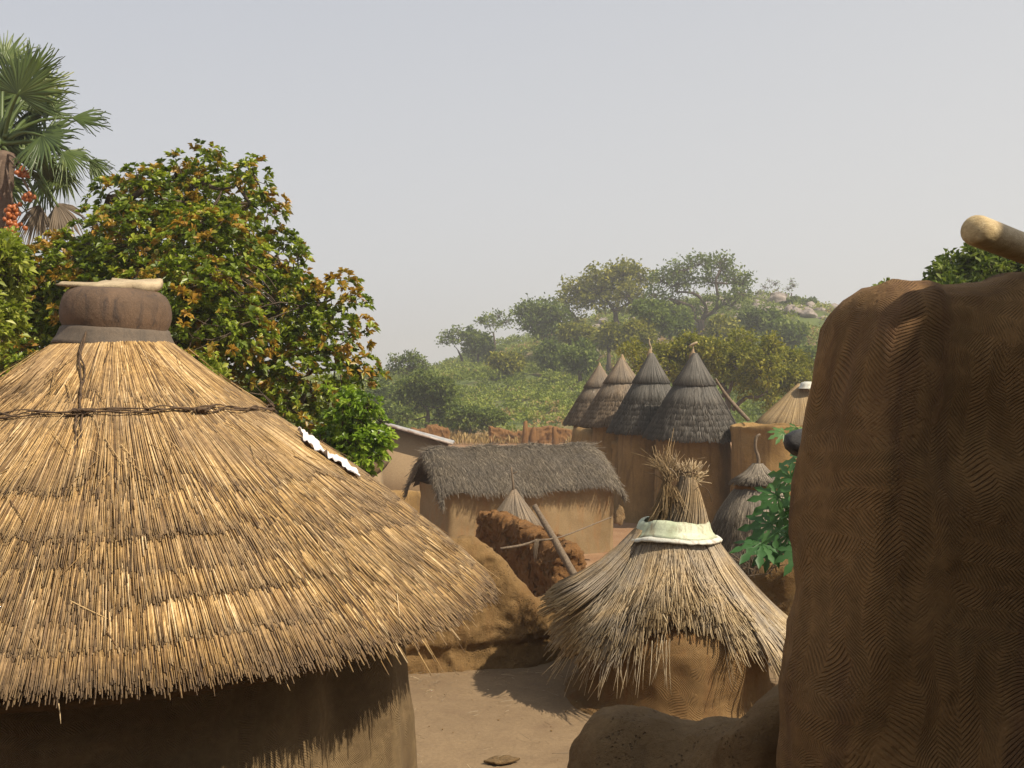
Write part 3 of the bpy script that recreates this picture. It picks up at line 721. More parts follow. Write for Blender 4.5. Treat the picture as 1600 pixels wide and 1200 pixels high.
# low rounded parapet at its foot
rows = [(X(893, 2.75), 2.75 + .17, Z(1152, 2.75), .34), (X(960, 2.7), 2.87, Z(1136, 2.7), .34), (X(1040, 2.65), 2.83, Z(1148, 2.65), .33), (X(1120, 2.6), 2.78, Z(1162, 2.6), .32), (X(1190, 2.5), 2.68, Z(1158, 2.5), .32), (X(1240, 2.4), 2.58, Z(1108, 2.4), .32), (X(1330, 2.3), 2.5, Z(1090, 2.3), .34)]
o = mud_wall('low_parapet', rows, M['darkparapet'], base_z=TER - .1, n=150, m=110, rough=.042, nscale=2.6, seed=22, fine=.012, round_=.5, batter=.04)
tag(o, 'low rounded mud parapet in shade at the foot of the combed wall', 'wall')
# upper terrace floor where the camera stands (out of the picture)
tag(build('upper_terrace_floor', *[q for q in (lambda xs, ys: (np.stack([*[a for a in np.meshgrid(xs, ys, indexing='ij')], np.full((len(xs), len(ys)), 2.62)], -1).reshape(-1, 3), grid_faces(len(xs), len(ys))))(np.linspace(-.9, 3.2, 10), np.linspace(-2, 2.2, 10))], M['court']), kind='structure')
tag(mud_wall('added_side_wall', [(2.45, -1.0, 6.46, .3), (2.5, .4, 6.46, .3), (2.5, 1.75, 6.46, .3)], M['hut_wall'], base_z=0, n=60, m=30, seed=92), 'unseen mud wall added beyond the right edge to shade the combed wall', 'wall')  # unseen blocker, added to keep sun off the combed wall and upper floor
tag(mud_wall('added_rear_wall', [(-3.5, -1.1, 5.3, .3), (0, -1.2, 5.2, .3), (2.2, -1.1, 5.3, .3)], M['hut_wall'], base_z=0, n=60, m=30, seed=91), 'unseen mud wall added behind the viewer to dim the combed wall', 'wall')  # added out of view to block sky light from behind the camera
# peeled pole lying on the wall top
pa = Acc()
p0 = P(1528, 361, 1.95); p1 = P(1640, 402, 2.15); p2 = P(1790, 445, 2.42); p3 = P(2300, 560, 3.6)
ps = curve_pts([p0, p1, p2], 14)
rr = np.full(14, .030)
hd = norm(p0 - p1)
pts = np.concatenate([[p0 + hd * .022], [p0 + hd * .020], [p0 + hd * .012], ps]); rr = np.concatenate([[.012, .023, .0285], rr])
add_tube(pa, pts, rr, 20)
tag(pa.build('peeled_pole', M['palewood'], smooth=True), 'smooth pale peeled wooden pole end sticking out above the combed wall', 'pole')
# charred beam end
ca = Acc()
b0 = P(1232, 692, 3.3); b1 = P(1400, 688, 3.5)
pts = curve_pts([b0, b1], 20); add_tube(ca, pts, np.concatenate([[.026, .04, .046], np.full(17, .046) * (1 + .05 * np.sin(np.arange(17) * 2.2))]), 14, rough=.05, seed=3)
o1 = ca.build('charred_beam', M['charred'], smooth=True)
tag(o1, 'black charred beam end poking out from behind the combed wall', 'beam')

# unseen hut added out of frame at the right to help shade the near wall
oh = empty('added_shade_hut', (3.7, .55, 0), 'unseen tall mud hut added beyond the right edge to shade the combed wall', 'hut')
oprof = Prof([(.05, 6.35), (.5, 6.0), (1.2, 5.35), (1.75, 4.8)])
ac = Acc(); shell(ac, oprof, .0, .08, 48); 
for k, se in enumerate((oprof.L + .05, oprof.L - .5, oprof.L - 1.0, oprof.L - 1.5)): add_tier(ac, oprof, se, .8, 700, .012, lift=.05, jit=.04, edge=.04, sway=.04, seed=900 + k)
ac.build('roof', M['thatch_gold'], oh)
V, F, uv = lathe([(1.4, z) for z in np.linspace(5.2, 0, 12)], 48, lambda V: V + nvec(V, 1, 3) * .04)
build('wall', V, F, M['hut_wall'], oh, smooth=True, uv=uv)

# ================================================================== SMALL GRANARY ON THE COURT
GXc, GYc = X(1053, 8.6), 8.6
gr = empty('small_granary', (GXc, GYc, TER), 'squat mud granary on the court with a ragged pale reed skirt roof', 'granary')
def grdef(V):
    a = np.arctan2(V[:, 1], V[:, 0])
    b = .05 * np.exp(-((a + 1.05) / .1) ** 2) + .03 * np.sin(3 * a)
    rr = np.hypot(V[:, 0], V[:, 1]); k = (rr + b) / rr
    V = V * np.stack([k, k, np.ones_like(k)], 1)
    return V + nvec(V, 1.8, 13) * .035 + nvec(V, 8, 19) * .008
V, F, uv = lathe(curve_pts([(.36, .84), (.58, .80), (.71, .70), (.78, .58), (.80, .5), (.80, .3), (.80, .15), (.83, .06), (.93, .01), (.97, -.06)], 40), 140, grdef)
build('wall', V, F, M['granary_wall'], gr, smooth=True, uv=uv)
gp = Prof([(.28, 1.36), (.34, 1.29), (.405, 1.17), (.505, 1.02), (.63, .87), (.78, .71), (.94, .57)])
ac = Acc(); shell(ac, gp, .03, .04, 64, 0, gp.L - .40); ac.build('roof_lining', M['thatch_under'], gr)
ac = Acc()
def ed(a, g):
    a = (a + PI) % (2 * PI) - PI          # front = -pi/2, right = 0, left = pi
    e = np.zeros_like(a)
    e -= .32 * np.exp(-(np.abs(a + 1.66) / .48) ** 3)          # short over the door
    e += .10 * np.exp(-((a + .28) / .25) ** 2)            # long bundle right
    e -= .16 * np.exp(-((a + 1.0) / .12) ** 2)
    e += .06 * np.exp(-((np.abs(a) - 2.6) / .4) ** 2)
    return e
add_tier(ac, gp, gp.L - .02, 1.0, 3600, .0055, lift=.03, jit=.07, edge=.04, sway=.10, seed=301, endfun=ed, droop=.03, S=5, clump=22)
add_tier(ac, gp, gp.L - .08, .95, 2600, .0052, lift=.06, jit=.07, edge=.05, sway=.12, seed=302, endfun=ed, S=5, clump=15)
add_tier(ac, gp, gp.L - .32, .70, 2000, .0052, lift=.045, jit=.06, edge=.05, sway=.10, seed=303, S=5, endfun=lambda a, g: -.08 * np.exp(-((((a + PI) % (2 * PI) - PI) + 1.7) / .5) ** 2))
# right-hand overlying bundle and left back layer
add_tier(ac, gp, gp.L + .17, 1.1, 1300, .0058, lift=.12, jit=.07, edge=.03, sway=.06, seed=304, arange=(-.92, .35), S=5, droop=.10)
add_tier(ac, gp, gp.L - .08, 1.0, 1100, .006, lift=.24, jit=.04, edge=.02, sway=.05, seed=305, arange=(2.65, 3.6), S=5, tmul=.75)
# long stray stalks
g = np.random.default_rng(44)
for (a0, a1, n, l0, l1, fl) in ((-2.9, -2.2, 46, .25, .5, .5), (-2.2, -1.75, 22, .2, .42, .35), (-.8, -.05, 55, .2, .5, .35), (-1.7, -.8, 4, .1, .35, .3), (-3.3, -2.15, 170, .05, .28, .7), (-1.25, .1, 130, .05, .22, .7)):
    a = g.uniform(a0, a1, n); s = gp.L - g.uniform(.1, .22, n); r, z = gp(s)
    b = np.stack([r * np.cos(a), r * np.sin(a), z + .01], 1)
    d = norm(np.stack([np.cos(a) * fl + g.normal(0, .08, n), np.sin(a) * fl + g.normal(0, .08, n), -np.ones(n) * .75], 1))
    loose(ac, g, b, d, g.uniform(l0, l1, n) + .1, .0048, .06, tint=.78)
ac.build('roof', M['thatch_pale'], gr)
# neck bundle leaning, bound below, frayed above
ac = Acc()
def bundle(ac, base, tip, r0, r1, n, rad, fray, fl, seed, tint=None, waist=.8):
    g = np.random.default_rng(seed); base = np.array(base, float); tip = np.array(tip, float)
    ax = tip - base; H = np.linalg.norm(ax); ax = ax / H
    a1 = norm(np.cross(ax, [0, 1, 0])); a2 = np.cross(ax, a1)
    a = g.uniform(0, 2 * PI, n); q = np.sqrt(g.uniform(.15, 1, n))
    f = np.linspace(0, 1, 7)
    total = 1 + fray * g.uniform(.5, 1.2, n)
    Pt = np.zeros((n, 7, 3)); Rd = np.zeros((n, 7))
    for j, ff in enumerate(f):
        h = ff * total
        hw = np.minimum(h, 1)
        bw = r0 + (r1 - r0) * np.clip(hw, 0, 1) ** 1.15
        ov = np.maximum(h - 1, 0)
        rr = bw * q + ov * H * fl * (q ** 1.5)
        aa = a + .5 * hw
        Pt[:, j] = base + ax * (np.minimum(h, 1) * H)[:, None] + ax * (ov * H * .8)[:, None] + a1 * (np.cos(aa) * rr)[:, None] + a2 * (np.sin(aa) * rr)[:, None] - np.array([0, 0, 1]) * (ov ** 2 * H * .5)[:, None]
        Rd[:, j] = rad * (1 - .5 * ff)
    V, F4, F3, reed, al = prisms(Pt, Rd); t = g.beta(2, 2, n) if tint is None else np.clip(tint + g.normal(0, .15, n), 0, 1)
    ac.add(V, F4, F3, tint=t[reed], along=al * .9)
bundle(ac, (.10, 0, 1.40), (.11, -.02, 1.82), .20, .065, 1400, .0040, .06, .3, 51, tint=.45)
def spray(ac, c, ax, n, l0, l1, sp, rad, seed, tint, bend=.2, cr=.04):
    g = np.random.default_rng(seed); b = np.array(c) + g.normal(0, cr, (n, 3)) * np.array([1, 1, .5]); d = norm(np.array(ax, float) + g.normal(0, sp, (n, 3)))
    loose(ac, g, b, d, g.uniform(l0, l1, n), rad, bend, tint=tint)
spray(ac, (.12, -.02, 1.80), (.25, 0, 1), 90, .06, .18, .42, .0055, 57, .6, .25, .035)
spray(ac, (.14, -.02, 1.80), (1, 0, .45), 30, .06, .16, .3, .0055, 58, .7, .25, .035)
spray(ac, (.06, -.02, 1.82), (-.4, 0, 1), 16, .08, .2, .25, .0055, 59, .5, .25, .03)
ac.build('neck', M['thatch_pale'], gr)
ac = Acc()
bundle(ac, (-.17, -.05, 1.38), (-.05, -.06, 1.84), .075, .030, 130, .0045, .05, .3, 53, tint=.3)
spray(ac, (-.05, -.06, 1.80), (-.30, 0, 1), 80, .10, .26, .16, .0038, 63, .25, .22, .028)
spray(ac, (-.05, -.07, 1.84), (-.75, 0, .9), 26, .12, .32, .15, .0038, 64, .6, .45, .025)
spray(ac, (-.03, -.06, 1.80), (.35, 0, 1), 26, .10, .24, .18, .0038, 65, .35, .4, .025)
spray(ac, (-.07, -.10, 1.76), (-.15, 0, -1), 60, .12, .36, .16, .0042, 66, .5, .2, .03)
spray(ac, (-.02, -.1, 1.74), (.35, 0, -1), 34, .1, .25, .3, .0040, 67, .3, .2, .03)
ac.build('grass_tuft', M['thatch_yellow'], gr)
ra = Acc()
t_ = np.linspace(0, 2 * PI, 26); rg = np.stack([.12 + .085 * np.cos(t_) + .09, -.1 + 0 * t_, 1.62 + .13 * np.sin(t_)], 1); add_tube(ra, rg[:19], .003, 5)
rg = np.stack([.11 + .085 * np.cos(t_), -.02 + .085 * np.sin(t_), 1.86 + .01 * np.sin(3 * t_)], 1); add_tube(ra, rg, .006, 5)
ra.build('binding', M['rope'], gr, smooth=True)
# enamel basin collar (bottom knocked out)
col = empty('enamel_basin', (GXc, GYc, TER + 1.29), 'pale green chipped enamel basin without a bottom worn as a collar by the small granary', 'basin')
col.rotation_euler = (R(-3), R(1), 0); col.scale = (1.08, 1.08, 1.1)
def coldef(V):
    V = V + nvec(V, 6, 7) * .012 + nvec(V, 22, 8) * .005
    a = np.arctan2(V[:, 1], V[:, 0]); V[:, 2] += .012 * np.sin(3 * a + 1)
    k = 1 + .05 * np.exp(-((a + .95) / .25) ** 2) * (V[:, 2] < .06); V[:, 0] *= k; V[:, 1] *= k
    return V
V, F, uv = lathe([(.235, .15), (.262, .152), (.275, .13), (.29, .09), (.305, .055), (.335, .03), (.325, .028), (.285, .07), (.255, .13), (.235, .15)], 72, coldef); build('bowl', V, F, M['enamel'], col, smooth=True)
V, F, uv = lathe([(.333, .034), (.352, .028), (.366, .014), (.364, .002), (.352, .004), (.34, .018), (.325, .024), (.333, .034)], 72, coldef); build('rim', V, F, M['enamelrim'], col, smooth=True)

# ================================================================== MIDDLE GROUND
# broken red mud wall
rows = [(X(758, 17.8), 17.8, Z(803, 17.8), .35), (X(780, 17.3), 17.3, Z(800, 17.3), .4), (X(815, 16.7), 16.7, Z(812, 16.7), .4), (X(845, 16.1), 16.1, Z(830, 16.1), .42), (X(870, 15.6), 15.6, Z(846, 15.6), .45), (X(895, 15.2), 15.2, Z(852, 15.2), .5)]
o = mud_wall('ruined_wall', rows, M['redmud'], base_z=-.05, n=200, m=130, rough=.09, nscale=2.4, seed=31, fine=.05, round_=.2, batter=.05, endr=.2)
tag(o, 'broken red mud wall with a crumbling top in front of the long thatched hut', 'wall')
# grey pole leaning on it
pa = Acc(); p0 = P(835, 790, 15.4); p1 = P(870, 850, 15.0); p2 = P(908, 918, 14.6); add_tube(pa, curve_pts([p0, p1, p2, P(930, 960, 14.3)], 14), [.04, .052, .062, .06], 9, rough=.08)
tag(pa.build('leaning_pole', M['wood'], smooth=True), 'thick weathered grey pole leaning against the broken red mud wall', 'pole')
pa = Acc(); pts = [P(782, 857, 14.8), P(815, 852, 14.9), P(838, 845, 14.95), P(862, 842, 15.0), P(890, 834, 15.6), P(955, 808, 17)]; add_tube(pa, curve_pts(pts, 30), [.018, .02, .017, .014, .011, .009], 6, rough=.1)
for k in range(6): add_tube(pa, curve_pts([P(836 + k * 1.2, 842, 14.9), P(835 + k, 852 + k, 14.88), P(833 + k * .8, 868 + 5 * (k % 3), 14.9)], 6), .006, 4)
tag(pa.build('drying_line', M['wood'], smooth=True), 'thin crooked stick line tied across the broken red mud wall', 'line')

# thatched cone behind it
def cone_hut(name, label, cat, px, d, apex_py, eave_py, eave_rpx, body_rpx, mat, wallmat, n=1500, rad=.012, tiers=7, seed=0, group=None, cap=.38, flare=.0, body_to=0.0, jit=.02, tadd=0.0, finial='clay'):
    x = X(px, d); za = Z(apex_py, d); ze = Z(eave_py, d); r = eave_rpx / FPX * d; H = za - ze; rb = body_rpx / FPX * d
    root = empty(name, (x, d, body_to), label, cat, group)
    za -= body_to; ze -= body_to
    pts = []
    for t in np.linspace(0, 1, 9): pts.append((.03 * r + .97 * r * (t - flare * math.sin(t * PI)), za - H * t ** (1.0)))
    pf = Prof(pts); ac = Acc(); shell(ac, pf, .0, .05, 40)
    ac.build('roof_lining', M['thatch_under'], root)
    ac = Acc()
    for k in range(tiers):
        f = ([1, .95, .89, .83, .77, .71, .64, .60][k] if tiers == 8 else 1 - (1 - cap - .06) * k / (tiers - 1))
        add_tier(ac, pf, pf.L * f, pf.L * .36, int(n * (f ** .7)), rad, lift=.045, jit=jit, edge=.03, sway=.05, seed=seed * 40 + k, clump=26, tadd=tadd)
    add_tier(ac, pf, pf.L * cap, pf.L * cap * 1.05, int(n * .8), rad, lift=.06, jit=.012, edge=.008, sway=.02, seed=seed * 40 + 31, tadd=tadd + .06)
    ro = ac.build('roof', mat, root); gq = np.random.default_rng(seed + 600); piv = ze; ta_, tb_ = gq.normal(0, .022, 2); ro.rotation_euler = (ta_, tb_, 0); ro.location = (-tb_ * piv, ta_ * piv, 0)
    if finial == 'clay':
        V, F, uv = lathe([(.11, za - .16), (.13, za - .10), (.10, za - .02), (.05, za + .05), (.03, za + .12), (.002, za + .14)], 16, lambda V: V + nvec(V, 5, seed) * .02)
        build('clay_cap', V, F, M['tanwall'], root, smooth=True)
    if rb > 0:
        V, F, uv = lathe([(rb * .9, ze + .35 * H * .3), (rb * .98, ze + .1), (rb, ze - .3), (rb * 1.02, ze * .5), (rb * 1.08, 0.15), (rb * 1.14, -.1)], 60, lambda V: V + nvec(V, .9, seed + 3) * .07 + nvec(V, 4, seed) * .02)
        build('wall', V, F, wallmat, root, smooth=True, uv=uv)
    return root, pf, za
c0, pf0, za0 = cone_hut('thatched_granary', 'low grey thatched cone with a stick at its tip behind the broken red wall', 'granary', 803, 19.5, 765, 842, 52, 36, M['thatch_brown'], M['redmud'], n=1100, rad=.010, tiers=3, seed=3, cap=.8, jit=.06, finial='none')
pa = Acc(); add_tube(pa, [(0, 0, za0 - .1), (-.02, 0, za0 + .15), (-.05, 0, za0 + .42)], [.03, .024, .02], 6); add_tube(pa, [(-.03, 0, za0 + .3), (.06, 0, za0 + .34)], .012, 5); pa.build('stick', M['wood'], c0, smooth=True)

# the row of four tall granaries
specs = [
 ('dark conical thatched granary, frontmost and widest of the row of four', 1083, 30.0, 552, 684, 76, 57, 'thatch_grey', 0.03, 'stone'),
 ('dark conical granary with a thin curved stick on its tip, second widest of the four', 1016, 31.8, 552, 676, 66, 50, 'thatch_grey', -.02, 'stick'),
 ('brown conical thatched granary with a bare clay tip, third from the front of the four', 972, 34.0, 560, 664, 66, 48, 'thatch_brown', 0.0, 'none'),
 ('slim dark-sided conical thatched granary, rearmost and leftmost of the row of four', 937, 37.0, 572, 662, 56, 42, 'thatch_brown', -.1, 'bird'),
]
for i, (lb, px, d, ap, ev, er, br, mt, ta, tp) in enumerate(specs):
    root, pf, za = cone_hut('thatched_granary', lb, 'granary', px, d, ap, ev, er, br, M[mt], M['towermud'], n=1500, rad=.013, tiers=8, seed=10 + i, group='row of tall thatched granaries', tadd=ta)
    pa = Acc()
    if tp == 'stick': add_tube(pa, curve_pts([(0, 0, za - .02), (.03, 0, za + .15), (-.03, 0, za + .33), (-.02, 0, za + .45)], 8), [.035, .03, .02, .01], 6)
    elif tp == 'stone': add_tube(pa, curve_pts([(-.12, 0, za + .2), (0, -.02, za + .27), (.12, 0, za + .32)], 6), [.02, .045, .03], 7); add_tube(pa, [(0, 0, za), (0, 0, za + .27)], .015, 5)
    elif tp == 'bird': add_tube(pa, curve_pts([(-.15, 0, za + .2), (-.05, 0, za + .22), (.08, 0, za + .36)], 6), [.012, .025, .015], 6); add_tube(pa, [(0, 0, za), (-.04, 0, za + .25)], .012, 5)
    if tp != 'none': pa.build('tip_ornament', M['stone'] if tp != 'bird' else M['wood'], root, smooth=True)
# mud wall linking the granaries
rows = [(X(900, 36.5), 36.5, Z(668, 36.5), .5), (X(930, 34.8), 34.8, Z(672, 34.8), .5), (X(985, 32.6), 32.6, Z(692, 32.6), .5), (X(1060, 31.5), 31.5, Z(695, 31.5), .5), (X(1140, 31.3), 31.3, Z(690, 31.3), .5)]
o = mud_wall('compound_wall', rows, M['towermud'], base_z=-.1, n=90, m=40, rough=.1, nscale=.8, seed=41, fine=.03, round_=.3)
tag(o, 'high brown mud wall running between the bases of the four tall granaries', 'wall')
# lone pole leaning beside the frontmost roof
pa = Acc(); add_tube(pa, curve_pts([P(1118, 592, 29.6), P(1135, 618, 29.5), P(1152, 638, 29.4), P(1170, 657, 29.2)], 14), [.03, .045, .055, .06, .055], 8, rough=.05)
tag(pa.build('ladder_pole', M['wood'], smooth=True), 'crooked grey pole leaning along the right side of the widest dark conical roof', 'pole')
# round mud tower right of the row
tw = empty('mud_tower', (X(1205, 28.5), 28.5, 0), 'round orange mud tower without a roof to the right of the four tall granaries', 'tower')
hz_ = Z(664, 28.5)
V, F, uv = lathe(curve_pts([(.85, hz_ - .25), (.98, hz_ - .05), (1.06, hz_ + .0), (1.12, hz_ - .08), (1.1, hz_ - .5), (1.12, hz_ * .5), (1.2, 0), (1.22, -.1)], 40), 70, lambda V: V + nvec(V, 1.2, 3) * .07 + nvec(V, 5, 4) * .02)
build('wall', V, F, M['towermud'], tw, smooth=True, uv=uv)
V, F, uv = lathe([(.95, hz_ - .2), (.5, hz_ - .21), (.01, hz_ - .2)], 30); build('floor', V, F, M['court'], tw, smooth=True)
# yellow thatched hut with white bowl
yh, ypf, yza = cone_hut('thatched_hut', 'yellow thatched cone hut with a white bowl on its tip', 'hut', 1250, 33.0, 600, 692, 96, 70, M['thatch_brown'] if False else M['thatch_yellow'], M['towermud'], n=2300, rad=.012, tiers=3, seed=21, cap=.8, jit=.06, finial='none')
V, F, uv = lathe([(.30, -.02), (.26, .02), (.24, .10), (.20, .17), (.10, .20), (.002, .2)], 30)
bw = build('white_bowl', V, F, M['enamelrim'], smooth=True); bw.location = (X(1262, 32.6), 32.6, Z(606, 32.6)); tag(bw, 'white enamel bowl upturned on the tip of the yellow thatched hut', 'bowl')
# two-tier small granary behind the court
d = 13.0
tg_ = empty('tiered_granary', (X(1184, d), d, 0), 'small granary with a grey grass cap and wide grey skirt behind the papaya leaves', 'granary')
pf = Prof([(.05, Z(725, d)), (.16, Z(742, d)), (.30, Z(755, d))])
ac = Acc(); shell(ac, pf, .0, .03, 30); add_tier(ac, pf, pf.L, .4, 800, .006, lift=.04, jit=.03, edge=.01, sway=.05, seed=71); ac.build('cap', M['grass_grey'], tg_)
V, F, uv = lathe([(.2, Z(750, d)), (.27, Z(754, d)), (.29, Z(764, d)), (.2, Z(768, d))], 30, lambda V: V + nvec(V, 4, 2) * .012); build('neck_ring', V, F, M['redmud'], tg_, smooth=True)
pf = Prof([(.22, Z(756, d)), (.34, Z(775, d)), (.48, Z(805, d)), (.62, Z(850, d)), (.70, Z(880, d))])
ac = Acc(); shell(ac, pf, .0, .03, 40)
for k, se in enumerate((pf.L, pf.L * .75, pf.L * .6)): add_tier(ac, pf, se, 1.0, 1500, .006, lift=.04, jit=.07, edge=.02, sway=.08, seed=75 + k, S=5)
ac.build('skirt', M['grass_grey'], tg_)
V, F, uv = lathe([(.5, Z(850, d)), (.55, 1.0), (.62, 0)], 40, lambda V: V + nvec(V, 1.2, 3) * .04); build('wall', V, F, M['towermud'], tg_, smooth=True, uv=uv)
pa = Acc(); zt = Z(728, d); add_tube(pa, curve_pts([(0, 0, zt - .1), (.01, 0, zt + .1), (-.03, 0, zt + .22), (-.02, 0, zt + .36), (.03, 0, zt + .4)], 10), [.03, .024, .02, .02, .016], 6); pa.build('stick', M['wood'], tg_, smooth=True)

# long rectangular hut with shaggy grass roof
d0 = 23.8; ax0 = X(700, d0)
rot = math.atan2(.86, 1.9)
lh = empty('long_hut', (ax0, d0, 0), 'long rectangular mud hut with a shaggy grey grass roof in the middle distance', 'hut', rz=rot)
Lw, Dw = 4.45, 2.1; zf = 1.62; zr = 2.62
def boxwall():
    # rounded-corner rectangle lofted up, displaced
    c = []; rc = .12
    for (cx, cy, a0) in ((Lw - rc, rc, -PI / 2), (Lw - rc, Dw - rc, 0), (rc, Dw - rc, PI / 2), (rc, rc, PI)):
        for a in np.linspace(a0, a0 + PI / 2, 5): c.append((cx + rc * math.cos(a), cy + rc * math.sin(a)))
    c.append(c[0]); c = np.array(c)
    s = np.concatenate([[0], np.cumsum(np.hypot(*np.diff(c, axis=0).T))]); u = np.linspace(0, s[-1], 140)
    cc = np.stack([np.interp(u, s, c[:, 0]), np.interp(u, s, c[:, 1])], 1)
    zs = np.linspace(0, zf + .12, 20)
    V = np.stack([np.repeat(cc[:, None, 0], 20, 1), np.repeat(cc[:, None, 1], 20, 1), np.repeat(zs[None], 140, 0)], -1).reshape(-1, 3)
    V = V + nvec(V, 1.1, 8) * .05 + nvec(V, 5, 6) * .012
    uv = np.stack([np.repeat(u[:, None], 20, 1), np.repeat(zs[None], 140, 0)], -1).reshape(-1, 2)
    return V, grid_faces(140, 20), uv
V, F, uv = boxwall(); build('wall', V, F, M['recthut'], lh, smooth=True, uv=uv)
ov = .38
def roof_pt(u, v, side=-1):
    """u along 0..1, v 0 ridge ..1 eave; side -1 front"""
    yy = Dw / 2 + side * (Dw / 2 + ov * .9) * v
    x = -ov * .5 + (Lw + .55 * ov) * u
    zb = zr + (zf - .08 - zr) * v + .10 * np.sin(v * PI) 
    zb = zb + .05 * np.sin(u * 9) * v + .03 * np.sin(u * 23)
    # rounded drooping ends
    e = np.clip((np.abs(u - .5) - .42) / .08, 0, 1.3); zb = zb - .07 * e ** 2
    return np.stack([x, yy, zb], -1)
g = np.random.default_rng(61)
uu, vv = np.meshgrid(np.linspace(0.02, .98, 50), np.linspace(0, .86, 12), indexing='ij')
VV = []; FF = []
ac = Acc()
for side in (-1, 1):
    T = roof_pt(uu.ravel(), vv.ravel(), side); B = T - np.array([0, 0, .12])
    ac.add(T, grid_faces(50, 12), tint=.2, along=0); ac.add(B, grid_faces(50, 12)[:, ::-1], tint=.2, along=0)
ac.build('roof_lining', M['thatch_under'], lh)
ac = Acc()
for side, n in ((-1, 15000), (1, 4000)):
    u = g.uniform(-.005, 1.005, n); v0 = g.uniform(-.05, .82, n); ln = g.uniform(.12, .34, n)
    end = np.minimum(v0 + ln, 1.0 + .07 * angnoise(u * 9, 8, 3) + g.normal(0, .035, n))
    f = np.linspace(0, 1, 4)[None]
    vq = v0[:, None] + (end - v0)[:, None] * f; uq = u[:, None] + g.normal(0, .018, n)[:, None] * f
    Pt = roof_pt(uq, vq, side); Pt[..., 2] += .01 + .06 * f * g.uniform(.2, 1.3, n)[:, None] + np.abs(g.normal(0, .012, n))[:, None]
    V, F4, F3, reed, al = prisms(Pt, .008 * g.uniform(.6, 1.2, n)[:, None] * (1 - .4 * f)); ac.add(V, F4, F3, tint=g.beta(2, 2.4, n)[reed], along=al)
# ends: gable edge wisps
for ue in (-.005, 1.005):
    n = 1500; v = g.uniform(0, 1.0, n); side = np.where(g.random(n) < .7, -1, 1)
    b = np.where(side[:, None] < 0, roof_pt(np.full(n, ue), v, -1), roof_pt(np.full(n, ue), v, 1)); b[:, 2] += g.uniform(-.12, .05, n)
    dd = norm(np.stack([np.full(n, -1. if ue < .5 else 1.) * g.uniform(.1, .7, n), side * .6 * g.uniform(0, 1, n), -g.uniform(.3, 1, n)], 1))
    loose(ac, g, b, dd, g.uniform(.08, .22, n), .008, .15)
n = 1000; b = roof_pt(g.uniform(0, 1, n), g.uniform(-.02, .06, n), -1); b[:, 2] += .03; dd = norm(np.stack([g.normal(0, 1, n), g.normal(0, .6, n), g.normal(0, .12, n)], 1)); loose(ac, g, b, dd, g.uniform(.1, .35, n), .007, .1)
ac.build('roof', M['grass_grey'], lh)

# tin-roofed house at the left, only its right part in view
d = 33.0
th_ = empty('tin_roofed_house', (X(606, d), d, 0), 'plain tan mud house with a low pitched tin roof left of the long hut', 'house')
xr = X(702, d) - X(606, d); zp = Z(664, d); ze = Z(690, d)
hw = xr
prof2 = np.array([(-hw, ze - .1), (-hw * .5, (zp + ze) / 2 - .1), (0, zp - .1), (hw * .5, (zp + ze) / 2 - .1), (hw * .96, ze - .1)])
# front gable wall with thickness, side walls
def prism_xy(outline, y0, y1):
    o = np.asarray(outline, float); n = len(o)
    V = np.concatenate([np.stack([o[:, 0], np.full(n, y0), o[:, 1]], 1), np.stack([o[:, 0], np.full(n, y1), o[:, 1]], 1)])
    i = np.arange(n); j = (i + 1) % n
    return V, [np.stack([i, j, j + n, i + n], 1), np.arange(n)[None, ::-1], np.arange(n, 2 * n)[None]]
V, F = prism_xy([(-hw * .96, 0), (hw * .94, 0)] + [tuple(q) for q in prof2[::-1]], 0, .8); V = V + nvec(V, .8, 5) * .02
build('wall', V, F, M['tanwall'], th_)
# corrugated sheets
nu, nv = 120, 3
for side, nm in ((1, 'roof_sheet'), (-1, 'roof_sheet')):
    ys = np.linspace(-.25, .9, nu); t = np.linspace(0, 1.0, 5)
    A, B = np.meshgrid(ys, t, indexing='ij'); xx = side * (hw + .12) * B; zz_ = zp + .0 + (ze - zp) * B * 1.05 + .02 * np.sin(A * 2 * PI / .11 * .5)
    Vt = np.stack([xx, A, zz_], -1).reshape(-1, 3); Vb = Vt - np.array([0, 0, .03]); Fg = grid_faces(nu, 5)
    build(nm, np.concatenate([Vt, Vb]), [Fg, Fg[:, ::-1] + len(Vt)], M['tin'], th_, smooth=True)
ra = Acc()
add_tube(ra, [(-.05, -.28, zp + .03), (hw * .5, -.28, (zp + ze) / 2 - .01), (hw + .12, -.28, ze - .06)], [.05, .045, .04], 6); add_tube(ra, [(-.02, -.28, zp + .02), (-hw - .1, -.28, ze - .05)], .045, 6)
ra.build('verge_board', M['rust'], th_, smooth=True)
# small lean-to roof behind the reed roof
d = 27.0; le = empty('lean_to', (X(560, d), d, 0), 'small dark grey lean-to roof left of the tan house, under the bright green leaves', 'shed')
V, F = prism_xy([(0, Z(728, d)), (.62, Z(727, d)), (.50, Z(738, d)), (.3, Z(752, d)), (0, Z(752, d))], 0, 2.0); build('roof', V, F, M['thatch_under'], le)
V, F = prism_xy([(.02, 0), (.45, 0), (.42, Z(745, d)), (.02, Z(748, d))], .1, 1.9); build('wall', V, F, M['tanwall'], le)
# low mud wall bank below the tan house
rows = [(X(560, 28), 28.0, Z(762, 28), .4), (X(630, 28.5), 28.5, Z(765, 28.5), .4), (X(690, 29), 29.0, Z(770, 29), .4)]
tag(mud_wall('garden_wall', rows, M['towermud'], base_z=-.1, n=60, m=24, rough=.06, seed=47), 'low crumbly mud wall in front of the tan tin-roofed house', 'wall')
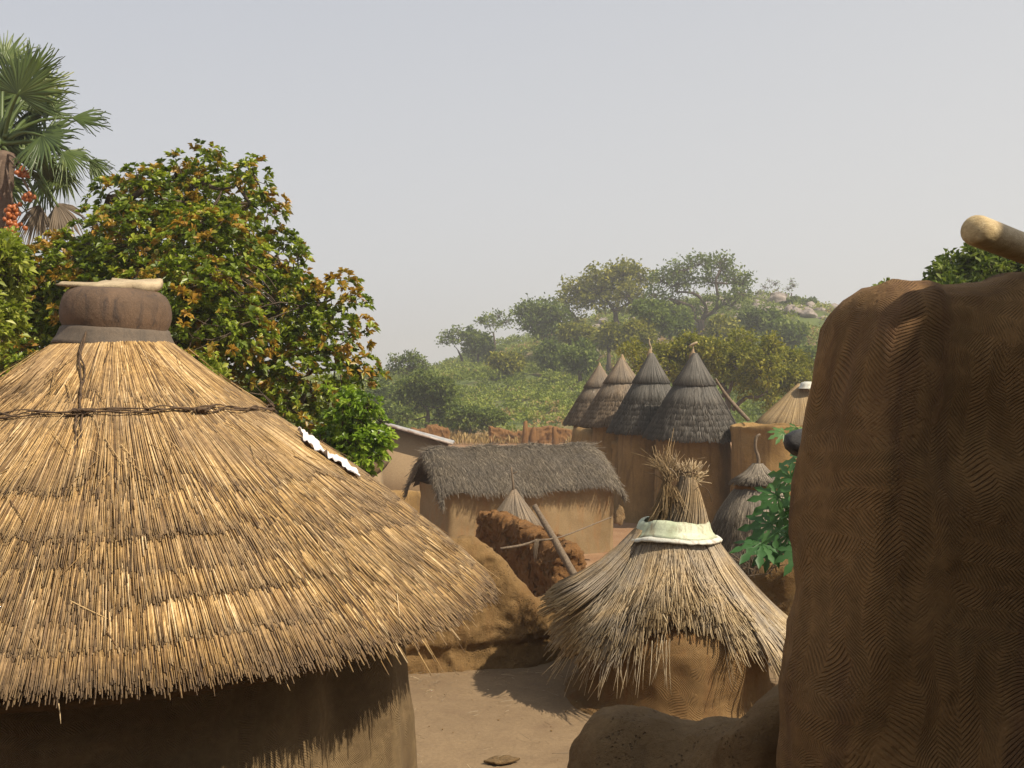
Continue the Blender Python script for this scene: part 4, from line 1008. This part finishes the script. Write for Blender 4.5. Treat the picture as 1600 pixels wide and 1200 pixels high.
# pale stone leaning in the passage
slab('leaning_stone', 'brown stone leaning in the gap between the long hut and the granaries', 'stone', (X(968, 24), 24.0, Z(806, 24)), [(-.12, -.22), (.09, -.24), (.13, -.05), (.06, .2), (-.03, .25), (-.12, .06)], .12, M['darkparapet'], (R(80), .15, .4), 9, .03)

# ruins far behind
RU = [((640, 662), (700, 660), 68, 'left'), ((765, 664), (900, 660), 72, 'right')]
for (a, b, dd, nm), lb in zip(RU, ('far ruined red mud wall stub above the tin roof', 'far ruined red mud wall below the hill behind the long hut')):
    rows = []
    for t in np.linspace(0, 1, 7):
        rows.append((X(a[0] + (b[0] - a[0]) * t, dd), dd + t, Z(a[1] + 5 + 3 * math.sin(t * 9 + a[0]), dd), .5))
    tag(mud_wall('ruined_wall', rows, M['redmud'], base_z=-.2, n=140, m=40, rough=.22, nscale=.5, seed=53 + int(a[0]), fine=.12), lb, 'wall')
for k, (px, py, h) in enumerate(((821, 655, 30), (833, 668, 18), (867, 664, 22))):
    V, F, uv = lathe([(.28, -.1), (.24, h / FPX * 66 * .5), (.14, h / FPX * 66), (.002, h / FPX * 66 + .05)], 10, lambda V: V + nvec(V, 1.5, k * 3.) * .12)
    o = build('mud_stump', V, F, M['redmud'], smooth=True); o.location = (X(px, 66), 66, Z(py + h, 66) - .1)
    o.location.z = 0.0
    V_ = o.scale; o.scale = (1, 1, (Z(py, 66)) / (h / FPX * 66 + .05))
    tag(o, ('tallest eroded red mud stump beside the far ruined wall', 'short eroded red mud stump between two others by the far ruined wall', 'rightmost eroded red mud stump by the far ruined wall')[k], 'ruin', 'eroded mud stumps')

# ================================================================== TREES, NEAR
D1 = 13.0
rowsT = [(322, 248, 26), (275, 268, 30), (218, 288, 32), (168, 305, 28), (398, 278, 30), (250, 325, 58), (340, 325, 68), (418, 335, 36), (150, 350, 30), (205, 385, 66), (310, 420, 95), (432, 400, 42), (465, 408, 24), (112, 415, 48), (180, 480, 95), (395, 500, 95), (470, 480, 50), (535, 455, 28), (556, 475, 20), (505, 530, 55), (562, 520, 26), (480, 600, 75), (560, 575, 32), (590, 583, 14), (380, 620, 85), (100, 525, 75), (18, 450, 50), (30, 560, 80), (450, 670, 60), (330, 560, 100), (250, 540, 90), (250, 640, 90), (520, 640, 40), (560, 600, 26), (60, 470, 60), (40, 520, 70), (75, 410, 34), (100, 440, 60), (20, 490, 50), (60, 590, 60), (95, 375, 20)]
bl = pblobs(rowsT, D1, .5, 1)
bl += pblobs([(280, 380, 110, 1.3), (180, 480, 110, 1.2), (400, 520, 110, 1.2), (300, 520, 120, -1.2), (330, 400, 80, -.9), (60, 540, 90, 1.2)], D1)
tree('broad_leaved_tree', 'broad dark green tree tipped with orange-brown young leaves behind the big reed roof', 'tree', (X(300, D1 + .2), D1 + .2, 0), (X(290, D1), D1, Z(520, D1)), bl, 7600, 12, .088, ('bark', 'leaf_big'), trunk_r=.16, clr=.035, orange=.30, seed=5, fill=.16, limbs=30, rosette=True, aspect=.46, twig_r=.007)
tree('bright_green_shrub', 'bright fresh green shrub at the right foot of the broad dark tree', 'shrub', (X(560, 11.5), 11.7, 0), (X(560, 11.5), 11.6, Z(760, 11.5)), pblobs([(560, 655, 34), (585, 690, 28), (530, 690, 34), (555, 700, 30), (600, 700, 16), (548, 625, 20), (530, 655, 18), (575, 635, 18), (560, 720, 30), (520, 740, 40), (612, 680, 9), (588, 715, 14), (500, 690, 16), (515, 610, 10), (596, 660, 10), (570, 740, 10)], 11.6, .3, 2), 620, 10, .082, ('bark', 'leaf_bright'), trunk_r=.06, clr=.04, seed=8, rosette=True)
tree('lime_green_tree', 'pale yellow-green tree at the left edge below the palm', 'tree', (X(-40, 10.5), 10.5, 0), (X(-30, 10.5), 10.5, Z(560, 10.5)), pblobs([(5, 405, 30), (-40, 420, 50), (-5, 450, 36), (30, 435, 14), (-60, 500, 70), (10, 385, 16), (0, 500, 34)], 10.6, .3, 3), 1500, 8, .085, ('bark', 'leaf_lime'), trunk_r=.07, clr=.06, seed=9)
# small yellow-green sprig on the roof edge
tree('roof_sprig_shrub', 'thin yellow-green sprig rising just above the right slope of the reed roof', 'shrub', (X(335, 10), 10, 0), (X(335, 10), 10, Z(620, 10)), pblobs([(328, 578, 12), (340, 590, 12), (320, 590, 10)], 10), 60, 8, .08, ('bark', 'leaf_lime'), trunk_r=.03, clr=.05, seed=10)
# green tree behind the near wall, upper right
tree('round_green_tree', 'green tree top showing above the near combed wall at the right edge', 'tree', (X(1560, 16), 16, 0), (X(1560, 16), 16, Z(500, 16)), pblobs([(1490, 425, 26), (1530, 412, 24), (1570, 420, 34), (1620, 410, 40), (1475, 440, 22), (1560, 460, 60), (1640, 470, 60), (1480, 480, 40), (1388, 458, 12), (1420, 480, 20)], 16, .4, 4), 1300, 8, .13, ('bark', 'leaf_hill'), trunk_r=.12, clr=.08, seed=12)

# ------------------------------------------------------------------ papaya plant behind the near wall
pp_ = empty('papaya_plant', (X(1290, 9.2), 9.2, TER), 'papaya plant with deeply lobed green leaves between the small granary and the near wall', 'plant')
pa = Acc(); add_tube(pa, [(0, 0, 0), (.02, 0, .5), (0, 0, 1.05), (-.03, 0, 1.45)], [.06, .05, .045, .035], 8)
lf = Acc(); g = np.random.default_rng(77)
def papaya_leaf(c, direc, upv, size, tint):
    direc = norm(np.array(direc, float)); upv = np.array(upv, float); upv = norm(upv - direc * upv.dot(direc)); sd_ = np.cross(direc, upv)
    for a, l in ((0, 1), (.55, .92), (-.55, .92), (1.1, .75), (-1.1, .75), (1.8, .5), (-1.8, .5)):
        dr = direc * math.cos(a) + sd_ * math.sin(a); pr = np.cross(upv, dr); L = size * l
        f = [0, .3, .45, .6, .75, 1.0]; wd = [.03, .06, .19, .08, .13, 0.0]
        mid = [c + dr * L * q - upv * L * .25 * q ** 2 for q in f]
        V = []
        for q, (mm, ww) in enumerate(zip(mid, wd)):
            V += [mm + pr * ww * L + upv * .03 * L, mm, mm - pr * ww * L + upv * .03 * L]
        F = []
        for q in range(5): F += [[q * 3, q * 3 + 1, q * 3 + 4, q * 3 + 3], [q * 3 + 1, q * 3 + 2, q * 3 + 5, q * 3 + 4]]
        lf.add(V, F, tint=np.clip(tint + g.normal(0, .08), 0, 1))
topc = np.array([-.03, 0, 1.42])
for (px, py, sz_, tn) in ((1235, 745, .26, .7), (1215, 775, .24, .45), (1250, 790, .25, .4), (1205, 820, .26, .3), (1235, 835, .27, .35), (1190, 850, .26, .3), (1255, 720, .24, .6), (1225, 800, .22, .5), (1250, 860, .22, .3), (1210, 850, .24, .2), (1262, 760, .25, .5), (1290, 740, .28, .6), (1310, 790, .28, .4), (1275, 700, .25, .6), (1225, 676, .13, .95), (1245, 668, .12, .9), (1340, 750, .28, .5), (1320, 840, .26, .4)):
    dd = 9.2 + g.uniform(-.25, .25); c = P(px, py, dd) - np.array([X(1290, 9.2), 9.2, TER])
    out = norm(c - topc); dr = norm(out * np.array([1, 1, .4]) + np.array([-.15, -.2, -.45]) + g.normal(0, .2, 3))
    papaya_leaf(c, dr, np.array([-.1, -.75, .6]) + g.normal(0, .2, 3), sz_ * 1.25, tn)
    add_tube(pa, curve_pts([topc + g.normal(0, .02, 3) - np.array([0, 0, g.uniform(0, .3)]), (topc + c) / 2 + np.array([0, 0, .06]), c], 7), [.010, .008, .005], 5)
pa.build('stem', M['leaf_lime'] if False else M['papaya'], pp_, smooth=True); lf.build('leaves', M['papaya'], pp_)
# dry twigs below it
pa = Acc(); g = np.random.default_rng(78)
for k in range(45):
    b = P(g.uniform(1150, 1215), g.uniform(870, 905), 9.9); pa_d = norm(np.array([g.normal(0, .8), g.normal(0, .3), g.uniform(.1, 1)])) * g.uniform(.15, .35)
    add_tube(pa, curve_pts([b, b + pa_d * .5 + g.normal(0, .02, 3), b + pa_d], 5), [.006, .004, .002], 4)
tag(pa.build('dry_brush', M['wood'], smooth=True), 'tangle of dry brown twigs on the parapet below the papaya leaves', 'brushwood')

# ------------------------------------------------------------------ fan palm
DP = 18.0
pm = empty('fan_palm', (X(2, DP), DP, 0), 'tall fan palm with orange fruit bunches at the upper left edge', 'palm tree')
ob0 = np.array([X(2, DP), DP, 0.])
pa = Acc(); add_tube(pa, curve_pts([np.array([0, 0, 0.]), np.array([.05, 0, 3.]), P(4, 350, DP) - ob0, P(6, 240, DP) - ob0], 26), [.20, .17, .17, .2], 12, rough=.06)
pa.build('trunk', M['palmbark'], pm, smooth=True)
g = np.random.default_rng(88)
def fan(px, py, dz, direc, facing, rad, spread, nseg, mat, tint, droop=.15, parent=pm):
    """palmate leaf: hub at pixel; direc main axis; facing = leaf normal"""
    rad = rad * .98; c = P(px, py, DP + dz) - ob0; direc = norm(np.array(direc, float)); nn = np.array(facing, float); nn = norm(nn - direc * nn.dot(direc)); sd_ = np.cross(direc, nn)
    ac = Acc()
    for k in range(nseg):
        a = spread * (k / (nseg - 1) - .5) * 2
        dr = direc * math.cos(a) + sd_ * math.sin(a); pr = np.cross(nn, dr)
        L = rad * (1 - .25 * (abs(a) / max(spread, .1)) ** 2) * g.uniform(.9, 1.06)
        w = L * spread * 2 / nseg * .50
        ts = np.array([0.0, .25, .5, .68, .85, 1.0]); ws = np.array([.05, .30, .5, .36, .16, .01]) * w * 1.7
        zig = (1 if k % 2 else -1) * .012
        jt = g.normal(0, .075, 3)
        mid = np.array([c + dr * L * t + nn * (zig * t) - np.array([0, 0, 1]) * droop * L * t ** 2.5 * g.uniform(.6, 1.5) + jt * L * t ** 3 for t in ts])
        V = np.stack([mid + pr * ws[:, None] - nn * .012, mid + nn * .01, mid - pr * ws[:, None] - nn * .012], 1).reshape(-1, 3)
        F = []
        for q in range(5): F += [[q * 3, q * 3 + 1, q * 3 + 4, q * 3 + 3], [q * 3 + 1, q * 3 + 2, q * 3 + 5, q * 3 + 4]]
        ac.add(V, F, tint=np.clip(tint + g.normal(0, .12), 0, 1))
    o = ac.build('leaf', M[mat], parent)
    # petiole
    pa = Acc(); top = P(6, 225, DP) - ob0 + g.normal(0, .05, 3); mid = (top + c) / 2 + np.array([0, 0, .12 * np.linalg.norm(c - top)])
    add_tube(pa, curve_pts([top, mid, c, c + direc * rad * .1], 9), [.045, .03, .022, .012], 6)
    pa.build('petiole', M['palmleaf'], o, smooth=True)
fan(28, 148, -.4, (.45, -.1, .8), (.2, -1, .25), .98, 1.75, 46, 'palmleaf', .35, .06)
fan(5, 100, .7, (.1, .3, 1), (.1, -.9, .4), .72, 1.5, 36, 'palmleaf', .55, .05)
fan(-30, 160, .2, (-.7, 0, .6), (0, -1, .3), .95, 1.7, 40, 'palmleaf', .4, .06)
fan(58, 140, .5, (1, .1, .35), (.1, -.9, .5), .72, 1.1, 30, 'palmleaf', .75, .1)
fan(66, 212, -.3, (.55, -.3, -.25), (.3, -1, .25), .78, 1.9, 42, 'palmleaf', .22, .2)
fan(112, 184, .3, (1, .1, .05), (.1, -.8, .6), .68, .72, 24, 'palmleaf', .3, .16)
fan(98, 238, .1, (.8, -.1, -.35), (.3, -.8, .6), .66, 1.2, 32, 'palmleaf', .4, .35)
fan(98, 262, .6, (.1, -.1, -1), (.2, -1, .1), .70, .8, 26, 'palmleaf', .55, .05)
fan(30, 205, .8, (.3, 0, -.5), (.1, -1, .2), .7, 1.8, 36, 'palmleaf', .15, .15)
fan(-20, 260, .2, (-.6, 0, -.5), (0, -1, .2), .8, 1.6, 34, 'palmleaf', .3, .3)
fan(88, 318, -.1, (.55, 0, -.6), (.2, -1, .4), .66, 1.0, 28, 'deadpalm', .4, .5)
fan(62, 320, .3, (-.25, -.1, -.7), (.1, -1, .3), .66, .9, 26, 'deadpalm', .35, .5)
fan(84, 325, .5, (.0, -.1, -1), (.2, -1, .1), .62, .5, 18, 'deadpalm', .55, .2)
fan(45, 118, .2, (.5, 0, .8), (.1, -1, .3), .72, 1.2, 34, 'palmleaf', .5, .08)
fan(140, 250, .4, (.8, 0, -.5), (.2, -1, .4), .5, .9, 24, 'palmleaf', .45, .4)
for k in range(18):
    fan(g.uniform(-40, 95), g.uniform(140, 290), g.uniform(.3, 1.6), (g.normal(.2, .8), g.normal(0, .5), g.normal(-.2, .7)), (g.normal(0, .5), -1, g.uniform(0, .8)), g.uniform(.65, .85), g.uniform(.9, 1.7), 30, 'palmleaf', g.uniform(.1, .5), g.uniform(.1, .4))
# fruit bunches
def ico(ac, c, r, g):
    V, F, _ = lathe([(.002, r), (r * .5, r * .87), (r * .87, r * .5), (r, 0), (r * .87, -r * .5), (r * .5, -r * .87), (.002, -r)], 10); V = V * g.uniform(.9, 1.1, 3); ac.add(V + c, F, tint=.5)
for (px, py, n, sx_, sz2) in ((20, 343, 80, .10, .28), (35, 268, 16, .08, .07), (45, 305, 12, .06, .09), (-10, 300, 14, .1, .12)):
    ac = Acc(); cc = P(px, py, DP - .35) - ob0
    for k in range(n): ico(ac, cc + np.array([g.normal(0, sx_ * .5), g.normal(0, .06), g.uniform(-sz2, sz2)]), .043, g)
    fo = ac.build('fruit_bunch', M['fruit'], pm, smooth=True)
    st = Acc(); add_tube(st, curve_pts([P(6, 240, DP) - ob0, (P(6, 240, DP) - ob0 + cc) / 2 + np.array([.06, -.1, .08]), cc + np.array([0, 0, sz2])], 7), .02, 6); st.build('stalk', M['palmbark'], fo, smooth=True)

# ================================================================== HILL TREES
def gz1(x, y): return float(ground_z(x, y))
def hill_tree(name, label, px_base, d, trunk_top_px, rows, nclust, per, leaf, mats, tr, seed, dj=1.5, limb=None, clr=.4, fill=.3, twig_r=None, group=None, curved=.3, flat=.8, aspect=.5, limbs=None):
    bx = X(px_base, d); base = np.array([bx, d, gz1(bx, d) - .1]); top = P(*trunk_top_px, d)
    lp = None
    if limb: lp = [np.array([P(a, b, d + g2) for (a, b, g2) in L]) for L in limb]
    return tree(name, label, 'tree', base, top, pblobs(rows, d, dj, seed), nclust, per, leaf, mats, trunk_r=tr, clr=clr, seed=seed, fill=fill, limb_pts=lp, twig_r=twig_r, group=group, curved=curved, flat=flat, aspect=aspect, limbs=limbs)
HM = ('bark', 'leaf_hill'); OM = ('bark', 'leaf_olive')
hill_tree('spreading_tree', 'wide flat-topped hazy tree on the hill, left of the two tallest', 972, 150, (962, 490), [(905, 458, 28), (940, 438, 26), (975, 432, 24), (1000, 440, 20), (885, 480, 18), (930, 470, 26), (985, 465, 24), (955, 450, 22), (893, 500, 12)], 620, 8, .62, OM, .42, 201, 3, [[(962, 490, 0), (948, 468, 0), (938, 452, -1)], [(962, 490, 0), (968, 462, 1), (965, 440, 0)], [(960, 488, 0), (985, 472, 0), (1000, 455, 0)]], clr=.9)
hill_tree('twisted_tree', 'tall tree with dark twisted limbs on the hill, right one of the two tallest', 1092, 145, (1098, 500), [(1060, 425, 20), (1090, 415, 18), (1128, 418, 20), (1148, 440, 22), (1160, 460, 14), (1035, 440, 20), (1070, 445, 20), (1110, 440, 16), (1025, 465, 16), (1055, 475, 14), (1135, 470, 16), (1162, 445, 12), (1133, 405, 8), (1100, 405, 8), (1105, 470, 10), (1085, 480, 12)], 480, 8, .52, HM, .45, 202, 3, [[(1098, 500, 0), (1103, 482, 0), (1092, 463, 0), (1075, 457, 0), (1057, 456, 0)], [(1100, 495, 0), (1118, 484, 0), (1122, 462, 0), (1118, 440, 0), (1124, 424, 0)], [(1116, 485, 0), (1130, 475, 0), (1142, 478, 0)], [(1096, 505, 0), (1085, 495, 0), (1082, 480, 0), (1070, 474, 0)]], clr=.8, fill=.2)
hill_tree('round_tree', 'rounded dark green tree on the hillside left of the two tallest', 852, 150, (850, 520), [(825, 490, 20), (850, 485, 18), (870, 495, 20), (838, 510, 22), (862, 520, 22), (880, 520, 16), (812, 492, 12), (850, 500, 24)], 480, 8, .58, HM, .3, 203, 2.5, clr=.8)
hill_tree('sparse_tree', 'thin open-crowned tree on the skyline nearest the round dark tree', 770, 160, (771, 520), [(760, 500, 11), (778, 497, 12), (790, 505, 10), (752, 505, 8), (795, 498, 6), (770, 508, 10)], 90, 6, .5, HM, .18, 204, 1, twig_r=.035, fill=.2, clr=.5)
hill_tree('sparse_tree', 'thin leaning open-crowned tree on the skyline, leftmost on the ridge', 728, 158, (716, 548), [(700, 528, 11), (712, 518, 9), (722, 525, 8), (692, 536, 8), (715, 530, 12)], 90, 6, .5, HM, .18, 205, 1, twig_r=.035, fill=.2, clr=.5)
hill_tree('small_tree', 'compact green tree on the ridge between the two thin open-crowned trees', 746, 156, (746, 545), [(740, 530, 13), (752, 535, 14), (738, 545, 14), (757, 547, 13), (735, 515, 5)], 260, 9, .6, HM, .18, 206, 1.2)
hill_tree('sparse_tree', 'grey thin-leaved bush tree at the left foot of the hill above the dark bush', 640, 110, (640, 585), [(620, 565, 12), (640, 560, 14), (655, 566, 12), (612, 578, 9), (665, 575, 9), (640, 575, 18)], 240, 6, .32, HM, .12, 207, 1, twig_r=.03, clr=.3)
hill_tree('dark_bush_tree', 'dark dense bushy tree at the foot of the hill above the tin roof', 668, 84, (668, 640), [(640, 610, 20), (665, 600, 22), (690, 608, 20), (700, 622, 16), (650, 625, 22), (680, 628, 22), (628, 628, 14), (665, 615, 26), (705, 640, 14), (625, 650, 18), (700, 655, 18)], 1100, 9, .30, HM, .16, 208, 1, clr=.3)
hill_tree('dark_bush_tree', 'low bushy tree hanging over the far ruined wall', 735, 80, (735, 670), [(735, 650, 16), (755, 655, 16), (715, 655, 16), (775, 655, 14)], 350, 8, .3, HM, .12, 209, 1, clr=.3)
hill_tree('olive_tree', 'broad low olive-yellow tree directly behind the four conical roofs', 1135, 62, (1130, 600), [(1040, 560, 26), (1075, 545, 24), (1110, 552, 26), (1150, 560, 28), (1190, 575, 30), (1225, 590, 28), (1250, 600, 26), (1010, 575, 20), (1085, 575, 28), (1130, 580, 26), (1165, 600, 24), (1000, 560, 16), (1210, 560, 24), (1240, 570, 24), (1275, 590, 26), (985, 548, 14), (1050, 590, 24), (1200, 620, 22), (1160, 535, 18), (1205, 538, 16)], 2300, 9, .24, OM, .2, 210, 2.0, [[(1130, 618, 0), (1140, 610, -1), (1145, 595, -1), (1160, 585, -1)], [(1145, 640, -1), (1165, 622, -1), (1185, 620, -1), (1198, 612, -1)]], clr=.3, fill=.3, limbs=12)
for k, (px, d, rows_, lb) in enumerate(((1205, 185, [(1196, 450, 8), (1210, 445, 8), (1203, 440, 6), (1214, 452, 6)], 'leafless tree on the rocky skyline, left of two'), (1237, 185, [(1232, 452, 6), (1240, 447, 7), (1236, 440, 5)], 'leafless tree on the rocky skyline, right of two'))):
    hill_tree('bare_tree', lb, px, d, (px, 458), rows_, 70, 1, .35, ('bark', 'leaf_hill'), .14, 220 + k, .8, twig_r=.035, group='bare trees on the ridge')
hill_tree('hill_shrub_tree', 'low pale green tree on the skyline right of the bare trees', 1255, 175, (1255, 490), [(1240, 478, 13), (1262, 480, 14), (1278, 490, 10), (1228, 485, 10), (1250, 492, 14)], 330, 8, .7, HM, .18, 230, 2)
mids = [(1020, 500, 120, 26, 'leaf_hill'), (905, 560, 115, 26, 'leaf_hill'), (1000, 525, 118, 24, 'leaf_olive'), (1180, 500, 135, 24, 'leaf_hill'), (1265, 560, 100, 26, 'leaf_hill'), (860, 555, 128, 20, 'leaf_hill'), (790, 570, 125, 16, 'leaf_olive'), (950, 530, 128, 22, 'leaf_olive'), (1130, 520, 125, 20, 'leaf_olive'), (1230, 520, 130, 22, 'leaf_hill'), (620, 640, 92, 18, 'leaf_hill'), (600, 615, 105, 18, 'leaf_hill'), (1290, 620, 80, 24, 'leaf_hill'), (1060, 505, 132, 18, 'leaf_hill'), (900, 525, 135, 18, 'leaf_olive'), (590, 665, 84, 16, 'leaf_hill')]
lbs = ['leafy green tree between the trunks of the two tallest hill trees', 'bushy green tree on the slope left above the rearmost conical roof', 'olive bushy tree just above the conical roofs', 'green bush tree below the right edge of the twisted tree', 'green tree at the foot of the rocky slope beside the near wall', 'bushy tree under the rounded dark tree', 'small olive bush tree on the middle slope', 'olive bush tree under the flat-topped tree', 'olive bush below the twisted tree trunk', 'green bush tree on the rocky slope', 'green bush tree beside the dark bushy tree, nearest the tin roof', 'green bush tree at the far left foot of the hill', 'dark green tree low beside the near wall above the yellow hut', 'small green bush tree left of the twisted trunk', 'small olive bush tree left of the flat-topped trunk', 'green bush behind the bright green shrub']
for k, ((px, py, d, r, mt), lb) in enumerate(zip(mids, lbs)):
    g = np.random.default_rng(400 + k)
    rows_ = [(px + g.normal(0, r * .55), py + g.normal(0, r * .28), r * g.uniform(.4, .65)) for _ in range(7)]
    hill_tree('bush_tree', lb, px, d, (px, py + r * .3), rows_, 420, 8, .0045 * d, ('bark', mt), .10 + d * .001, 420 + k, 1.5, clr=.006 * d * .7, group='bush trees scattered over the hillside')

# scrub over the slope: beyond counting, one mass
g = np.random.default_rng(500)
n = 8200
ys = g.uniform(80, 205, n * 3) ; xs = ys * g.uniform(-.30, .66, n * 3)
hz2 = ground_z(xs, ys); keep = (hz2 > .7) | (g.random(n * 3) < .35); xs, ys = xs[keep][:n], ys[keep][:n]
rocky = (xs / ys * FPX + 800 > 1170) & (ys > 135); keep = ~(rocky & (g.random(len(xs)) < .72)); xs, ys = xs[keep], ys[keep]
sz3 = g.uniform(.5, 1.35, len(xs)) * (ys / 140) ** .5
ctr = np.stack([xs, ys, ground_z(xs, ys) + sz3 * .35], 1)
per = 40
ci = np.repeat(np.arange(len(xs)), per); m = len(ci)
dr = sphere_dirs(g, m); dr[:, 2] = np.abs(dr[:, 2]); pos = ctr[ci] + dr * (sz3[ci] * g.uniform(.4, 1.05, m))[:, None] * np.array([1, 1, .75])
bt = np.clip(nz(ctr, .06, 3, 2) * .6 + .45 + g.normal(0, .17, len(xs)), 0, 1)
lc = Acc(); L = .34 * g.uniform(.7, 1.4, m) * (ys[ci] / 120) ** .5
leaves(lc, g, pos, norm(dr + sphere_dirs(g, m) * .6), L, L * .6, np.clip(bt[ci] + g.normal(0, .08, m), 0, 1))
tag(lc.build('hillside_scrub', M['scrub']), 'green and brown scrub covering the hillside', 'scrub', kind='stuff')
# dry grass at the hill foot
n = 5000; xs = g.uniform(-14, 9, n); ys = g.uniform(70, 82, n); b = np.stack([xs, ys, ground_z(xs, ys)], 1)
keep = nz(b, .25, 9, 2) > -.05; b = b[keep]; n = len(b)
lc = Acc(); d_ = norm(np.stack([g.normal(0, .25, n), g.normal(0, .25, n), np.ones(n)], 1)); L = g.uniform(.3, .9, n)
leaves(lc, g, b, d_, L, L * .16, g.uniform(0, 1, n)); tag(lc.build('dry_grass', M['drygrass']), 'dry straw-coloured grass at the foot of the hill', 'grass', kind='stuff')
# boulders
def boulder_mesh(seed):
    g = np.random.default_rng(seed)
    V, F, uv = lathe([(.002, 1), (.35, .93), (.7, .7), (.93, .35), (1, 0), (.93, -.35), (.7, -.7), (.002, -1)], 14)
    V = V * np.array([1, .8, .62]) + nvec(V, 1.1, seed * 3.3) * .35
    V = np.round(V / .22) * .22 * .5 + V * .5
    return V, F
protos = []
for k in range(4):
    V, F = boulder_mesh(k + 1); protos.append((V, F))
first = {}
bcount = 0
for k in range(170):
    zone = k % 5 if k % 5 < 4 else 3
    if zone < 3: px = g.uniform(1175, 1310); d = g.uniform(140, 188)
    else: px = g.uniform(870, 1170); d = g.uniform(135, 182)
    x = X(px, d); s = g.uniform(.5, 1.3) * (1.5 if k % 9 == 0 else 1)
    q = k % 4
    if q not in first:
        o = build('boulder', protos[q][0], protos[q][1], M['rock'], smooth=False); first[q] = o
    else:
        o = first[q].copy(); COL.objects.link(o)
    o.location = (x, d, gz1(x, d) + s * .2); o.scale = (s, s, s * g.uniform(.7, 1.1)); o.rotation_euler = (g.uniform(-.3, .3), g.uniform(-.3, .3), g.uniform(0, 6))
    tag(o, 'pinkish grey boulder among scrub on the rocky hillside', 'boulder', 'boulders strewn over the rocky hillside')

# ================================================================== HAZE
V = np.array([(x, y, z) for x in (-660, 660) for y in (-80, 940) for z in (-2.0, 42)], float)
F = [[0, 1, 3, 2], [4, 6, 7, 5], [0, 4, 5, 1], [2, 3, 7, 6], [0, 2, 6, 4], [1, 5, 7, 3]]
hm = bpy.data.materials.new('haze_air'); hm.use_nodes = True; hn = hm.node_tree; hn.nodes.clear()
pv = hn.nodes.new('ShaderNodeVolumePrincipled'); pv.inputs['Density'].default_value = .0012; pv.inputs['Color'].default_value = (.93, .925, .90, 1); pv.inputs['Anisotropy'].default_value = .2
out = hn.nodes.new('ShaderNodeOutputMaterial'); hn.links.new(pv.outputs[0], out.inputs['Volume'])
tag(build('haze', V, np.array(F), hm), 'pale dusty haze in the air over the village and hill', 'haze', kind='stuff')
